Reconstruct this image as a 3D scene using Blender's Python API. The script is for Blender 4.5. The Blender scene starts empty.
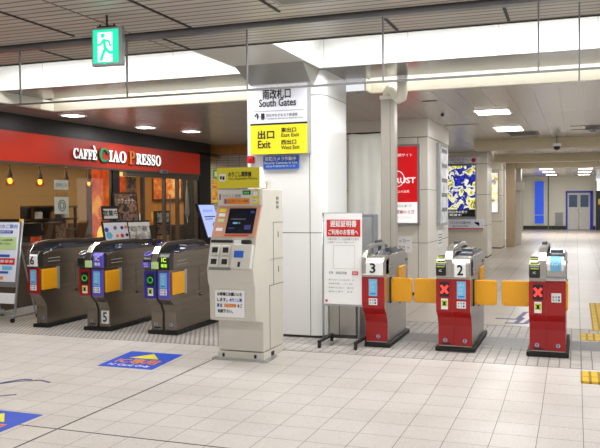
import bpy, bmesh, math, random
from mathutils import Vector, Matrix
random.seed(7)
S = bpy.context.scene
COL = S.collection

# ------------------------------------------------------------------ camera, world, light, exposure
cd = bpy.data.cameras.new('camera'); cam = bpy.data.objects.new('camera', cd); COL.objects.link(cam)
R = [[0.9401010, 0.0022442, -0.3408886], [0.3408119, -0.0284010, 0.9397024], [-0.0075727, -0.9995941, -0.0274647]]
cam.matrix_world = Matrix(((R[0][0], -R[0][1], -R[0][2], 0), (R[1][0], -R[1][1], -R[1][2], 0), (R[2][0], -R[2][1], -R[2][2], 1.55), (0, 0, 0, 1)))
cd.sensor_width = 36; cd.lens = 761 / 600 * 36; cd.clip_start = .05; cd.clip_end = 200
S.camera = cam
S.view_settings.view_transform = 'Standard'; S.view_settings.look = 'None'
S.view_settings.gamma = 1; S.view_settings.use_curve_mapping = False
S.view_settings.exposure = 0.32
W = bpy.data.worlds.new('world'); S.world = W; W.use_nodes = True
W.node_tree.nodes['Background'].inputs[0].default_value = (.95, .97, 1, 1)
W.node_tree.nodes['Background'].inputs[1].default_value = 0.75


def area(name, loc, sx, sy, power, color=(1, .995, .985), rot=(0, 0, 0), spread=None):
    l = bpy.data.lights.new(name, 'AREA'); l.shape = 'RECTANGLE'; l.size = sx; l.size_y = sy; l.energy = power; l.color = color
    if spread: l.spread = spread
    o = bpy.data.objects.new(name, l); COL.objects.link(o); o.location = loc; o.rotation_euler = rot
    return o


# fluorescent light of the ceiling coffers and ceiling fittings, plus added fill lamps
area('coffer_lamp', (0.0, 7.3, 3.40), 5.0, .7, 130)
area('coffer_lamp', (-5.4, 7.3, 3.40), 3.4, .7, 85)
area('near_coffer_lamp', (-1.0, 2.6, 3.04), 7.5, .9, 95)
area('near_coffer_lamp', (-1.0, -1.5, 3.04), 8.0, .9, 95)
area('fitting_and_fill_lamp', (-1.2, 11.9, 2.90), .5, .6, 30)
area('fitting_and_fill_lamp', (-1.2, 14.8, 2.90), .5, .8, 24)
area('fitting_and_fill_lamp', (2.2, 11.9, 2.90), .5, .8, 16)
area('fitting_and_fill_lamp', (2.2, 16.0, 2.90), .5, .8, 14)
area('fitting_and_fill_lamp', (-.4, 25.5, 2.90), 3, 1.2, 55)
area('fitting_and_fill_lamp', (-.4, 36.0, 2.90), 3, 6, 290)
area('cafe_lamp', (-9.4, 11.5, 2.55), 1.8, 5, 95, (1, .78, .45))
area('cafe_lamp', (-9.4, 15.6, 2.55), 1.8, 2, 45, (1, .82, .55))
for x, y in ((-7.22, 9.78), (-7.18, 11.8), (-6.81, 12.8), (-6.6, 14.9)): area('downlight_and_fill_lamp', (x, y, 2.895), .2, .2, 9 if y > 10 else 4)  # last one added without a fitting to brighten the wall past the cafe
area('slot_fill_lamp', (2.6, 9.14, 3.26), 10, .08, 30); area('slot_fill_lamp', (-5.4, 9.14, 3.26), 3.2, .08, 14)  # unseen lamps added in the slot to brighten the cream face
area('fitting_and_fill_lamp', (-1.0, 20.4, 2.89), .6, 1.2, 45)  # added out of sight behind the beam to brighten the far pillar

# ------------------------------------------------------------------ materials


def lin(c):
    return tuple(((v / 255 + .055) / 1.055) ** 2.4 if v / 255 > .04045 else v / 255 / 12.92 for v in c) + (1,)


class NT:
    def __init__(s, name):
        s.m = bpy.data.materials.new(name); s.m.use_nodes = True; s.t = s.m.node_tree
        s.b = s.t.nodes['Principled BSDF']; s.out = s.t.nodes['Material Output']

    def n(s, kind, **kw):
        x = s.t.nodes.new(kind)
        for k, v in kw.items():
            if k in x.inputs: x.inputs[k].default_value = v
            else: setattr(x, k, v)
        return x

    def l(s, a, b): s.t.links.new(a, b)

    def mix(s, fac, a, b, blend='MIX'):
        x = s.t.nodes.new('ShaderNodeMix'); x.data_type = 'RGBA'; x.blend_type = blend
        for i, v in ((0, fac), (6, a), (7, b)):
            if hasattr(v, 'links'): s.l(v, x.inputs[i])
            else: x.inputs[i].default_value = v
        return x.outputs[2]

    def obj(s): return s.n('ShaderNodeTexCoord').outputs['Object']

    def gen(s): return s.n('ShaderNodeTexCoord').outputs['Generated']


def mat(name, rgb, rough=.5, metal=0., var=.05, scale=6., bump=0., coat=0., spec=.5, stretch=None, emit=0., emitcol=None):
    k = NT(name); c = lin(rgb)
    nz = k.n('ShaderNodeTexNoise', Scale=scale, Detail=3.)
    if stretch:
        mp = k.n('ShaderNodeMapping'); mp.inputs['Scale'].default_value = stretch
        k.l(k.obj(), mp.inputs[0]); k.l(mp.outputs[0], nz.inputs['Vector'])
    else:
        k.l(k.obj(), nz.inputs['Vector'])
    dark = tuple(v * (1 - var * 2) for v in c[:3]) + (1,); lite = tuple(min(1, v * (1 + var * 2)) for v in c[:3]) + (1,)
    k.l(k.mix(nz.outputs['Fac'], dark, lite), k.b.inputs['Base Color'])
    k.b.inputs['Roughness'].default_value = rough; k.b.inputs['Metallic'].default_value = metal
    k.b.inputs['Specular IOR Level'].default_value = spec; k.b.inputs['Coat Weight'].default_value = coat
    if emit:
        k.b.inputs['Emission Color'].default_value = lin(emitcol or rgb); k.b.inputs['Emission Strength'].default_value = emit
    if bump:
        bp = k.n('ShaderNodeBump', Strength=bump, Distance=.002); k.l(nz.outputs['Fac'], bp.inputs['Height']); k.l(bp.outputs[0], k.b.inputs['Normal'])
    return k.m


def glass(name, tint=(1, 1, 1), refl=.08, rough=.02):
    k = NT(name); k.t.nodes.remove(k.b)
    tr = k.n('ShaderNodeBsdfTransparent'); tr.inputs[0].default_value = tint + (1,)
    gl = k.n('ShaderNodeBsdfGlossy', Roughness=rough)
    lw = k.n('ShaderNodeLayerWeight', Blend=.5); pw = k.n('ShaderNodeMath', operation='POWER'); pw.inputs[1].default_value = 4.; k.l(lw.outputs['Facing'], pw.inputs[0])
    fr = k.n('ShaderNodeMath', operation='MULTIPLY_ADD'); fr.inputs[1].default_value = .6; fr.inputs[2].default_value = .04; k.l(pw.outputs[0], fr.inputs[0]); mx = k.n('ShaderNodeMixShader'); m2 = k.n('ShaderNodeMath', operation='MULTIPLY')
    k.l(fr.outputs[0], m2.inputs[0]); m2.inputs[1].default_value = refl / .08
    k.l(m2.outputs[0], mx.inputs[0]); k.l(tr.outputs[0], mx.inputs[1]); k.l(gl.outputs[0], mx.inputs[2]); k.l(mx.outputs[0], k.out.inputs[0])
    return k.m


def grid_mat(name, rgb, rgb2, line, sx, sy, x0, y0, width, rough, metal=0., spec=.5, speck=0., plane='xy', bump=.0, offset=0.):
    """flat tiles or panels with thin joints, laid out in the object's own metres"""
    k = NT(name); sp = k.n('ShaderNodeSeparateXYZ'); k.l(k.obj(), sp.inputs[0]); cb = k.n('ShaderNodeCombineXYZ')
    for i, (ax, o) in enumerate(((plane[0], x0), (plane[1], y0))):
        a = k.n('ShaderNodeMath', operation='SUBTRACT'); k.l(sp.outputs['xyz'.index(ax)], a.inputs[0]); a.inputs[1].default_value = o
        k.l(a.outputs[0], cb.inputs[i])
    br = k.n('ShaderNodeTexBrick', offset=offset, squash=1.); k.l(cb.outputs[0], br.inputs['Vector'])
    for nm, v in (('Scale', 1.), ('Mortar Size', width), ('Mortar Smooth', .1), ('Brick Width', sx), ('Row Height', sy), ('Bias', 0.)): br.inputs[nm].default_value = v
    br.inputs['Color1'].default_value = lin(rgb); br.inputs['Color2'].default_value = lin(rgb2); br.inputs['Mortar'].default_value = lin(line)
    c = br.outputs['Color']
    if speck:
        nz = k.n('ShaderNodeTexNoise', Scale=90., Detail=2.); k.l(k.obj(), nz.inputs['Vector'])
        n2 = k.n('ShaderNodeTexNoise', Scale=1.3, Detail=3.); k.l(k.obj(), n2.inputs['Vector'])
        c = k.mix(speck, c, nz.outputs['Fac'], 'OVERLAY'); c = k.mix(speck * .7, c, n2.outputs['Fac'], 'OVERLAY')
    k.l(c, k.b.inputs['Base Color']); k.b.inputs['Roughness'].default_value = rough; k.b.inputs['Metallic'].default_value = metal
    k.b.inputs['Specular IOR Level'].default_value = spec
    if bump:
        bp = k.n('ShaderNodeBump', Strength=bump, Distance=.003); bp.invert = True; k.l(br.outputs['Fac'], bp.inputs['Height']); k.l(bp.outputs[0], k.b.inputs['Normal'])
    return k.m


def art_mat(name, cols, scale, emit=0., seed=0., rough=.3, detail=2.):
    """printed picture: soft blots of several inks"""
    k = NT(name); mp = k.n('ShaderNodeMapping'); mp.inputs['Location'].default_value = (seed, seed * 2, seed * 3); k.l(k.obj(), mp.inputs[0])
    nz = k.n('ShaderNodeTexNoise', Scale=scale, Detail=detail, Distortion=.8); k.l(mp.outputs[0], nz.inputs['Vector'])
    r = k.n('ShaderNodeValToRGB'); k.l(nz.outputs['Fac'], r.inputs[0]); e = r.color_ramp.elements
    r.color_ramp.interpolation = 'B_SPLINE' if len(cols) < 3 else 'LINEAR'
    while len(e) < len(cols): e.new(.5)
    for i, c in enumerate(cols): e[i].position = .28 + .44 * i / (len(cols) - 1); e[i].color = lin(c)
    k.l(r.outputs[0], k.b.inputs['Base Color']); k.b.inputs['Roughness'].default_value = rough
    if emit: k.l(r.outputs[0], k.b.inputs['Emission Color']); k.b.inputs['Emission Strength'].default_value = emit
    return k.m


T = .2955
M = dict(
    tile=grid_mat('floor_tile', (200, 194, 189), (194, 188, 183), (96, 93, 91), T, T, .051, 4.506, .0025, .42, speck=.3, spec=.35), passage=grid_mat('passage_tile', (182, 172, 162), (172, 162, 152), (92, 86, 80), T * 1.5, T * 3, .051, 4.506, .006, .3, speck=.25, spec=.5),
    strip=grid_mat('ribbed_tile', (196, 192, 187), (176, 171, 165), (120, 116, 112), .0985, .049, .051, 4.506, .006, .5, speck=.3, spec=.3, bump=.4),
    band=grid_mat('grey_tile', (128, 127, 127), (120, 119, 120), (90, 88, 86), T, T, .051, 4.506, .003, .45, speck=.2, spec=.4),
    studs=grid_mat('tread_plate', (206, 201, 194), (190, 185, 178), (120, 116, 112), .06, .06, .051, 4.506, .012, .45, speck=.25, spec=.4, bump=.6, offset=.5),
    slat=grid_mat('slat_ceiling', (206, 198, 186), (196, 188, 177), (92, 86, 80), 4., .105, .3, .03, .012, .34, metal=.0, spec=.6, bump=.6),
    gloss=grid_mat('gloss_ceiling', (196, 191, 185), (188, 183, 177), (140, 135, 130), .30, 3., .1, .3, .003, .26, metal=.3, spec=.6),
    soffit=grid_mat('soffit_panel', (138, 136, 137), (132, 130, 131), (120, 118, 117), 1.1, .4, .3, .05, .003, .2, metal=.5, spec=.6),
    white_panel=mat('white_enamel_panel', (236, 236, 234), .28, var=.015, scale=2.), cofferw=grid_mat('coffer_panel', (238, 238, 236), (232, 232, 230), (170, 170, 168), .95, 3., .2, 0., .003, .4, plane='xz'),
    cream=mat('cream_enamel', (226, 221, 206), .3, var=.02, scale=2.), creamwall=mat('cream_wall_panel', (224, 219, 208), .3, var=.025, scale=1.5),
    joint=mat('dark_joint', (52, 48, 44), .6), seam=mat('panel_seam', (120, 116, 108), .6), hood=mat('shaded_grey_hood', (140, 137, 131), .35, var=.03), bay=mat('grey_white_panel', (205, 202, 195), .35, var=.02),
    beam=mat('beige_beam', (214, 200, 168), .45, var=.03), rail=mat('alu_rail', (150, 150, 152), .3, .7, var=.04), pane=glass('screen_glass', (.96, .97, .97), .05),
    black=mat('black_panel', (22, 20, 20), .45, var=.1), blackp=mat('black_plastic', (26, 26, 28), .35), red_fascia=mat('red_fascia', (206, 48, 20), .4, var=.03, scale=1.),
    steel=mat('brushed_steel', (138, 128, 116), .27, .88, var=.12, scale=14., stretch=(1, .05, 1.6)), steel2=mat('bright_steel', (176, 172, 166), .28, .8, var=.06, scale=14., stretch=(1, .05, 1.6)), bronze=mat('bronze_steel', (92, 82, 72), .33, .75, var=.08, scale=10., stretch=(1, .05, 1.6)),
    chrome=mat('polished_chrome', (205, 203, 200), .12, .95, var=.03), gred=mat('red_gate_panel', (164, 10, 14), .3, var=.03), gblue=mat('blue_gate_panel', (44, 40, 160), .35, var=.04), gpurple=mat('purple_gate_panel', (92, 78, 196), .35, var=.04),
    yflap=mat('yellow_flap', (228, 160, 14), .4, var=.03), ddeck=mat('blue_black_deck', (40, 46, 62), .12, var=.08, coat=.5), dark=mat('charcoal_plastic', (40, 38, 38), .35), rubber=mat('black_rubber', (18, 17, 17), .6),
    white=mat('white_print', (240, 240, 240), .4, var=.01), lblue=mat('light_blue_sticker', (112, 190, 232), .4, var=.05), ygreen=mat('yellow_green_tape', (200, 222, 60), .4, var=.03), lgreen=mat('pale_green_tag', (190, 216, 150), .4, var=.03),
    ink=mat('black_ink', (24, 24, 26), .5), redink=mat('red_ink', (206, 30, 34), .5), blueink=mat('blue_ink', (34, 92, 190), .5), greyink=mat('grey_ink', (120, 120, 124), .5), orangeink=mat('orange_ink', (232, 140, 40), .5), navy=mat('navy_ink', (58, 58, 120), .5),
    ysign=mat('yellow_sign', (240, 226, 40), .35, var=.02), ysign2=mat('yellow_green_sign', (222, 208, 20), .35, var=.02), bsign=mat('blue_sign', (28, 96, 200), .35, var=.02), lilac=mat('pale_lilac_sign', (228, 230, 242), .35, var=.01),
    beige=mat('beige_machine', (206, 202, 190), .4, var=.02), beige2=mat('light_beige_machine', (214, 211, 202), .4, var=.02), salmon=mat('salmon_bezel', (206, 150, 122), .4, var=.03), screen=mat('dark_touch_screen', (16, 20, 32), .15, var=.2, emit=.12), 
    led_red=mat('red_led', (255, 60, 50), .4, emit=1.4, emitcol=(255, 50, 40)), led_green=mat('green_led', (40, 170, 60), .4, emit=.35), led_lime=mat('lime_led', (170, 220, 60), .4, emit=.8), lamp=mat('lit_lamp', (255, 252, 246), .4, emit=5.),
    exitg=mat('lit_green_sign', (30, 205, 160), .4, emit=.9, emitcol=(24, 210, 160)), exitw=mat('lit_white_sign', (240, 255, 250), .4, emit=.85), tactile=grid_mat('yellow_tactile_tile', (214, 176, 40), (206, 168, 36), (150, 120, 30), .075, .3, .045, 6.837, .012, .5, bump=.6),
    decal=mat('blue_floor_decal', (10, 70, 196), .6, var=.03), ydecal=mat('yellow_decal', (232, 226, 40), .4), cloth=mat('white_tarpaulin', (238, 238, 230), .7, var=.05, scale=3.), tan=mat('tan_plaster', (150, 118, 66), .6, var=.05), wood=mat('dark_wood', (64, 40, 24), .5, var=.15, scale=4., stretch=(1, 1, 12)), wood2=mat('honey_wood', (176, 122, 60), .5, var=.12, scale=3., stretch=(6, 6, 1)),
    bulb=mat('glowing_bulb', (255, 190, 90), .3, emit=9., emitcol=(255, 170, 60)), bulbcap=mat('brown_lamp_cap', (60, 30, 20), .4), amber=glass('amber_glass', (1., .55, .25), .1), shop_glass=glass('shop_glass', (.93, .95, .94), .07), steel_frame=mat('dark_steel_frame', (118, 112, 104), .3, .8),
    strip_wall=grid_mat('ribbed_wall_tile', (196, 190, 182), (186, 180, 172), (130, 124, 116), .3, .06, 0, 0, .006, .35, plane='xz'), bluepanel=mat('blue_lit_panel', (28, 84, 224), .35, emit=.35), farwall=mat('pale_far_wall', (222, 220, 206), .5, var=.02), doorpaint=mat('pale_grey_door', (206, 204, 200), .45), doorblue=mat('blue_door_frame', (44, 44, 190), .45), doorglass=mat('dark_door_glass', (70, 92, 122), .15),
    grille=mat('grey_grille', (128, 128, 122), .5), duct=mat('grey_beige_duct', (172, 166, 156), .4, .2, var=.03), ctan=mat('brown_column', (168, 148, 120), .45, var=.03), cbeige=mat('beige_column_tile', (222, 214, 198), .35, var=.03), redpost=mat('lit_red_poster', (206, 16, 26), .3, emit=.42), whitepost=mat('lit_white_poster', (242, 242, 242), .3, emit=.5), 
    greypost=art_mat('grey_map_print', [(150, 152, 156), (206, 208, 210), (232, 232, 232)], 6., .1, 3.), anime=art_mat('blue_yellow_art', [(14, 18, 110), (40, 56, 210), (20, 20, 30), (36, 44, 150), (230, 230, 210), (206, 198, 40), (30, 34, 60), (244, 244, 236)], 5., .8, 5., detail=5.), art3=art_mat('colour_art', [(220, 60, 50), (244, 240, 236), (240, 210, 70), (60, 110, 190)], 5., .6, 8.),
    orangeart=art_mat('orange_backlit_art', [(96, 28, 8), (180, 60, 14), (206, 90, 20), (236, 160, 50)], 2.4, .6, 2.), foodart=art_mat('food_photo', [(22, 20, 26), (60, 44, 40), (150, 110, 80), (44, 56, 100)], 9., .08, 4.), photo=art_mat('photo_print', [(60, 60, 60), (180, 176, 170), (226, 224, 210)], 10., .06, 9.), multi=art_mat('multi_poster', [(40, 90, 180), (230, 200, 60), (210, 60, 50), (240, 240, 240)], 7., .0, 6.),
    digital=mat('lit_pale_blue_screen', (170, 190, 250), .3, emit=.7), picart=art_mat('framed_art', [(180, 70, 30), (222, 130, 60), (240, 210, 150)], 5., 0., 1.), greymetal=mat('grey_painted_metal', (148, 152, 158), .4, .2), silverframe=mat('silver_frame', (176, 178, 180), .3, .7), woven=mat('tape_white', (228, 228, 224), .6),
)

# ------------------------------------------------------------------ helpers


class B:
    def __init__(s): s.m = bmesh.new()

    def poly(s, pts):
        s.m.faces.new([s.m.verts.new(p) for p in pts]); return s

    def hexa(s, p):
        v = [s.m.verts.new(q) for q in p]
        for f in ((0, 3, 2, 1), (4, 5, 6, 7), (0, 1, 5, 4), (1, 2, 6, 5), (2, 3, 7, 6), (3, 0, 4, 7)): s.m.faces.new([v[i] for i in f])
        return s

    def box(s, x0, x1, y0, y1, z0, z1):
        return s.hexa([(x0, y0, z0), (x1, y0, z0), (x1, y1, z0), (x0, y1, z0), (x0, y0, z1), (x1, y0, z1), (x1, y1, z1), (x0, y1, z1)])

    def prism(s, pts, axis, a, b):
        def w(p, t): return {'x': (t, p[0], p[1]), 'y': (p[0], t, p[1]), 'z': (p[0], p[1], t)}[axis]
        A = [s.m.verts.new(w(p, a)) for p in pts]; Bv = [s.m.verts.new(w(p, b)) for p in pts]; n = len(pts)
        s.m.faces.new(A); s.m.faces.new(Bv[::-1])
        for i in range(n): s.m.faces.new((A[i], Bv[i], Bv[(i + 1) % n], A[(i + 1) % n]))
        return s

    def ring(s, c, d, r, n):
        d = Vector(d).normalized(); u = d.orthogonal().normalized(); v = d.cross(u)
        return [s.m.verts.new(Vector(c) + u * (r * math.cos(6.28319 * i / n)) + v * (r * math.sin(6.28319 * i / n))) for i in range(n)]

    def tube(s, path, r, n=12):
        P = [Vector(p) for p in path]; rs = r if isinstance(r, (list, tuple)) else [r] * len(P); last = None
        u = None
        for i, p in enumerate(P):
            d = (P[min(i + 1, len(P) - 1)] - P[max(i - 1, 0)]).normalized()
            u = d.orthogonal().normalized() if u is None else (u - d * u.dot(d)).normalized()
            v = d.cross(u)
            k = [s.m.verts.new(p + u * (rs[i] * math.cos(6.28319 * j / n)) + v * (rs[i] * math.sin(6.28319 * j / n))) for j in range(n)]
            if last is None: s.m.faces.new(k[::-1])
            else:
                for j in range(n): s.m.faces.new((last[j], last[(j + 1) % n], k[(j + 1) % n], k[j]))
            last = k
        s.m.faces.new(last); return s

    def cyl(s, a, b, r, n=16): return s.tube([a, b], r, n)

    def ball(s, c, r, sz=1.):
        bmesh.ops.create_uvsphere(s.m, u_segments=14, v_segments=10, radius=r, matrix=Matrix.Translation(c) @ Matrix.Diagonal((1, 1, sz, 1))); return s

    def torus(s, c, axis, R_, r, n=20, k=8):
        d = Vector(axis).normalized(); u = d.orthogonal().normalized(); v = d.cross(u); rows = []
        for i in range(n):
            a = 6.28319 * i / n; e = u * math.cos(a) + v * math.sin(a)
            rows.append([s.m.verts.new(Vector(c) + e * (R_ + r * math.cos(6.28319 * j / k)) + d * (r * math.sin(6.28319 * j / k))) for j in range(k)])
        for i in range(n):
            for j in range(k): s.m.faces.new((rows[i][j], rows[(i + 1) % n][j], rows[(i + 1) % n][(j + 1) % k], rows[i][(j + 1) % k]))
        return s


def link(name, me, m, parent=None, bevel=0., smooth=False):
    o = bpy.data.objects.new(name, me); COL.objects.link(o)
    for x in (m if isinstance(m, (list, tuple)) else [m]):
        me.materials.append(M[x] if isinstance(x, str) else x)
    if parent: o.parent = parent
    if smooth:
        for p in me.polygons: p.use_smooth = True
    if bevel:
        b = o.modifiers.new('bevel', 'BEVEL'); b.width = bevel; b.segments = 2; b.limit_method = 'ANGLE'; b.angle_limit = .6
    return o


def mk(name, b, m, parent=None, bevel=0., smooth=False, label=None):
    bmesh.ops.recalc_face_normals(b.m, faces=b.m.faces)
    me = bpy.data.meshes.new(name); b.m.to_mesh(me); b.m.free()
    o = link(name, me, m, parent, bevel, smooth)
    if label: o['label'] = label
    return o


def tag(o, label, cat, group=None):
    o['label'] = label; o['category'] = cat; o['kind'] = 'thing'
    if group: o['group'] = group
    return o


def thing(name, label, cat, loc, rotz=0., group=None):
    o = bpy.data.objects.new(name, None); COL.objects.link(o); o.location = loc; o.rotation_euler = (0, 0, rotz); o.empty_display_size = .1
    return tag(o, label, cat, group)


def struct(name, b, m, parent=None, bevel=0., smooth=False):
    o = mk(name, b, m, parent, bevel, smooth); o['kind'] = 'structure'; return o


def glyphs(body):
    c = bpy.data.curves.new('lettering', 'FONT'); c.body = body; c.resolution_u = 2
    o = bpy.data.objects.new('lettering', c); COL.objects.link(o)
    dg = bpy.context.evaluated_depsgraph_get(); dg.update()
    me = bpy.data.meshes.new_from_object(o.evaluated_get(dg)); bpy.data.objects.remove(o); bpy.data.curves.remove(c)
    return me


def text(body, c, w, h, m, parent, u=(1, 0, 0), v=(0, 0, 1), name='lettering', lift=.003, bold=0., extr=0.):
    """lettering fitted into a w by h rectangle centred on c, in the plane u, v"""
    me = glyphs(body); xs = [q.co.x for q in me.vertices]; ys = [q.co.y for q in me.vertices]
    U = Vector(u).normalized(); V = Vector(v).normalized(); N = U.cross(V); C = Vector(c)
    sx = w / (max(xs) - min(xs)); sy = h / (max(ys) - min(ys)); mx = (max(xs) + min(xs)) / 2; my = (max(ys) + min(ys)) / 2
    for q in me.vertices: q.co = C + U * ((q.co.x - mx) * sx) + V * ((q.co.y - my) * sy) + N * lift
    if bold or extr:
        bm = bmesh.new(); bm.from_mesh(me)
        if bold:
            base = list(bm.faces); 
            for k, (dx, dy) in enumerate(((bold, 0), (0, bold), (bold, bold))):
                g = bmesh.ops.duplicate(bm, geom=base)['geom']
                for e in g:
                    if isinstance(e, bmesh.types.BMVert): e.co += U * dx + V * dy + N * (.0003 * (k + 1))
        if extr:
            r = bmesh.ops.extrude_face_region(bm, geom=list(bm.faces))
            for e in r['geom']:
                if isinstance(e, bmesh.types.BMVert): e.co += N * extr
        bm.to_mesh(me); bm.free()
    me.name = name
    return link(name, me, m, parent)


def rects(rows, u, v, o, name, m, parent, lift=.003):
    """flat printed bars: rows of (x0, x1, y0, y1) in the plane u, v from o"""
    b = B(); U = Vector(u).normalized(); V = Vector(v).normalized(); N = U.cross(V); O = Vector(o)
    for x0, x1, y0, y1 in rows:
        b.poly([O + U * x + V * y + N * lift for x, y in ((x0, y0), (x1, y0), (x1, y1), (x0, y1))])
    return mk(name, b, m, parent)


def dup(root, loc, label=None):
    r = root.copy(); COL.objects.link(r); r.location = loc
    if label: r['label'] = label
    for ch in list(root.children):
        c = ch.copy(); COL.objects.link(c); c.parent = r
        for g in ch.children:
            d = g.copy(); COL.objects.link(d); d.parent = c
    return r


Xp, Yp, Zp = (1, 0, 0), (0, 1, 0), (0, 0, 1)

# ------------------------------------------------------------------ setting: floor
b = B(); me_rows = [(-6, 6.07, -.06, -.06, 0), (6.07, 7.45, -.06, 0, 0), (7.45, 8.36, 0, 0, 1), (8.36, 8.92, 0, 0, 2), (8.92, 9.75, 0, 0, 1), (9.75, 50, 0, 0, 4)]
for y0, y1, z0, z1, mi in me_rows:
    for x0, x1, left in ((-12, -3.2, True), (-3.2, 8, False)):
        b.poly([(x0, y0, z0), (x1, y0, z0), (x1, y1, z1), (x0, y1, z1)])
        b.m.faces.ensure_lookup_table(); f = b.m.faces[-1]
        f.material_index = (3 if mi in (1, 2) else mi) if left else mi
struct('floor', b, ['tile', 'strip', 'band', 'studs', 'passage'])
b = B()
b.box(-12, 8, 4.498, 4.51, -.0615, -.0585); b.box(-3.508, -3.496, -6, 6.07, -.0615, -.0585)
b.hexa([(-3.508, 6.07, -.061), (-3.496, 6.07, -.061), (-3.44, 6.93, -.024), (-3.452, 6.93, -.024), (-3.508, 6.07, -.0585), (-3.496, 6.07, -.0585), (-3.44, 6.93, -.021), (-3.452, 6.93, -.021)])
b.box(-2.5, 8, 9.745, 9.757, -.002, .001); b.box(-12, 8, 7.444, 7.454, -.003, .001)
struct('floor_joint', b, 'joint')

# ceiling
b = B(); b.box(-12, 8, -6, 6.68, 3.06, 3.10); struct('ceiling', b, 'slat')
b = B()
for x, y0, y1 in ((-4.22, 4.4, 5.75), (-3.1, 4.3, 5.9), (-2.2, 4.6, 5.62), (-1.475, 6.05, 6.6), (-.53, 6.0, 6.6), (-3.54, 6.0, 6.66), (-4.9, 6.0, 6.66), (.5, 4.6, 6.6), (-1.5, 3.6, 4.5)):
    b.box(x - .012, x + .012, y0, y1, 3.052, 3.061)
b.box(-12, 8, 5.86, 5.885, 3.05, 3.061); b.box(-12, 8, 6.665, 6.684, 3.05, 3.062)
struct('trim_1', b, 'joint')
# coffers with white linings
def coffer(n, x0, x1, y0, y1):
    b = B(); z0, z1 = 3.06, 3.46
    b.box(x0 - .03, x1 + .03, y1, y1 + .03, z0, z1); b.box(x0 - .03, x1 + .03, y0 - .03, y0, z0 + .04, z1)
    b.box(x0 - .03, x0, y0, y1, z0, z1); b.box(x1, x1 + .03, y0, y1, z0, z1); b.box(x0 - .03, x1 + .03, y0 - .03, y1 + .03, z1, z1 + .03)
    struct(n, b, 'cofferw')
coffer('trim_2', -2.70, 7.6, 6.70, 8.12); coffer('trim_3', -7.9, -3.57, 6.70, 8.12)
b = B(); b.box(-3.54, -2.735, 6.68, 7.66, 3.058, 3.10); struct('trim_4', b, 'bay')     # ceiling bay in front of the column
b = B(); b.hexa([(-3.53, 8.1, 2.90), (-2.80, 8.1, 2.90), (-2.80, 8.22, 2.90), (-3.53, 8.22, 2.90), (-3.53, 7.64, 3.065), (-2.73, 7.64, 3.065), (-2.73, 8.22, 3.065), (-3.53, 8.22, 3.065)])
struct('trim_5', b, 'hood')  # darker grey puts the shade of this down-facing panel into its colour
b = B(); b.box(-8, 8, 8.15, 9.02, 3.06, 3.10); b.box(-8, -7.2, 9.0, 9.3, 3.06, 3.1); b.box(-3.72, -2.42, 9.0, 9.3, 3.06, 3.1); struct('trim_6', b, 'soffit')
b = B()
for x0, x1 in ((-7.2, -3.72), (-2.42, 8)):  # slot built above the cream face to hold the added lamps
    b.box(x0, x1, 9.25, 9.33, 2.915, 3.32); b.box(x0, x1, 8.99, 9.02, 3.06, 3.32); b.box(x0, x1, 8.99, 9.33, 3.32, 3.35); b.box(x0 - .02, x0, 8.99, 9.33, 3.06, 3.35); b.box(x1, x1 + .02, 8.99, 9.33, 3.06, 3.35)
b.box(-2.42, -2.40, 9.0, 9.33, 2.915, 3.06); b.box(-3.74, -3.72, 9.0, 9.33, 2.915, 3.06)
b.box(-7.24, -7.16, 4.5, 9.33, 2.915, 3.06); struct('trim_7', b, 'cream')
b = B(); b.box(-12, 8, 9.33, 50, 2.92, 2.96); b.box(-12, -7.24, -6, 9.33, 2.92, 2.96); struct('ceiling_lower', b, 'gloss')
# slim trims on the lower ceiling
b = B()
for (x0, x1, y0, y1) in ((-2.2, -1.6, 13.68, 13.72), (-.1, .55, 14.8, 14.83), (-.1, .55, 15.6, 15.63)): b.box(x0, x1, y0, y1, 2.912, 2.921)
struct('trim_8', b, 'seam')
# beams across the passage
for i, (y, z, xl) in enumerate(((17.4, 2.71, -1.55), (23.4, 2.71, -1.70), (27.6, 2.70, -1.6))):
    b = B(); b.box(xl - .6, 8, y, y + .5, z, 2.925); struct('ceiling_beam', b, 'beam')

# main white column
def roundcol(x0, x1, y0, y1, r):
    p = []
    for cx, cy, a in ((x1 - r, y1 - r, 0), (x0 + r, y1 - r, 90), (x0 + r, y0 + r, 180), (x1 - r, y0 + r, 270)):
        for i in range(7): t = math.radians(a + 15 * i); p.append((cx + r * math.cos(t), cy + r * math.sin(t)))
    return p
b = B()
for z0, z1 in ((.03, 1.205), (1.213, 2.775), (2.783, 3.06)): b.prism(roundcol(-3.68, -2.68, 8.22, 9.22, .14), 'z', z0, z1)
colm = struct('column', b, 'white_panel')
b = B(); b.prism(roundcol(-3.674, -2.686, 8.226, 9.214, .137), 'z', 0, 3.06); b.box(-2.862, -2.856, 8.2185, 8.23, .03, 3.06)
struct('column_joint', b, 'joint')

# wall and pillar with the red poster, further pillars, far wall
b = B()
for z0, z1 in ((0.05, .87), (.878, 1.75), (1.758, 2.62)):
    for x0, x1 in ((-5.2, -3.42), (-3.412, -2.462), (-2.454, -2.29)): b.box(x0, x1, 12.5, 14.6, z0, z1)
b.box(-5.2, -2.28, 12.47, 14.62, 2.628, 2.93)
struct('wall_poster_side', b, 'creamwall', bevel=.006)
b = B(); b.box(-5.19, -2.3, 12.51, 14.59, 0, 2.8); struct('baseboard_poster_side', b, 'joint')
def pillar(name, x0, x1, y0, y1, m, zs=(0.03, .9, 1.75, 2.6, 2.93)):
    b = B()
    for a, c in zip(zs[:-1], zs[1:]): b.box(x0, x1, y0, y1, a, c - .01)
    struct(name, b, m, bevel=.008); b = B(); b.box(x0 + .01, x1 - .01, y0 + .01, y1 - .01, 0, 2.92); struct(name + '_joint', b, 'joint')
pillar('pillar', -3.75, -2.29, 21.5, 22.6, 'cbeige')
pillar('pillar', -3.3, -2.3, 25.9, 27.0, 'cbeige')
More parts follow.
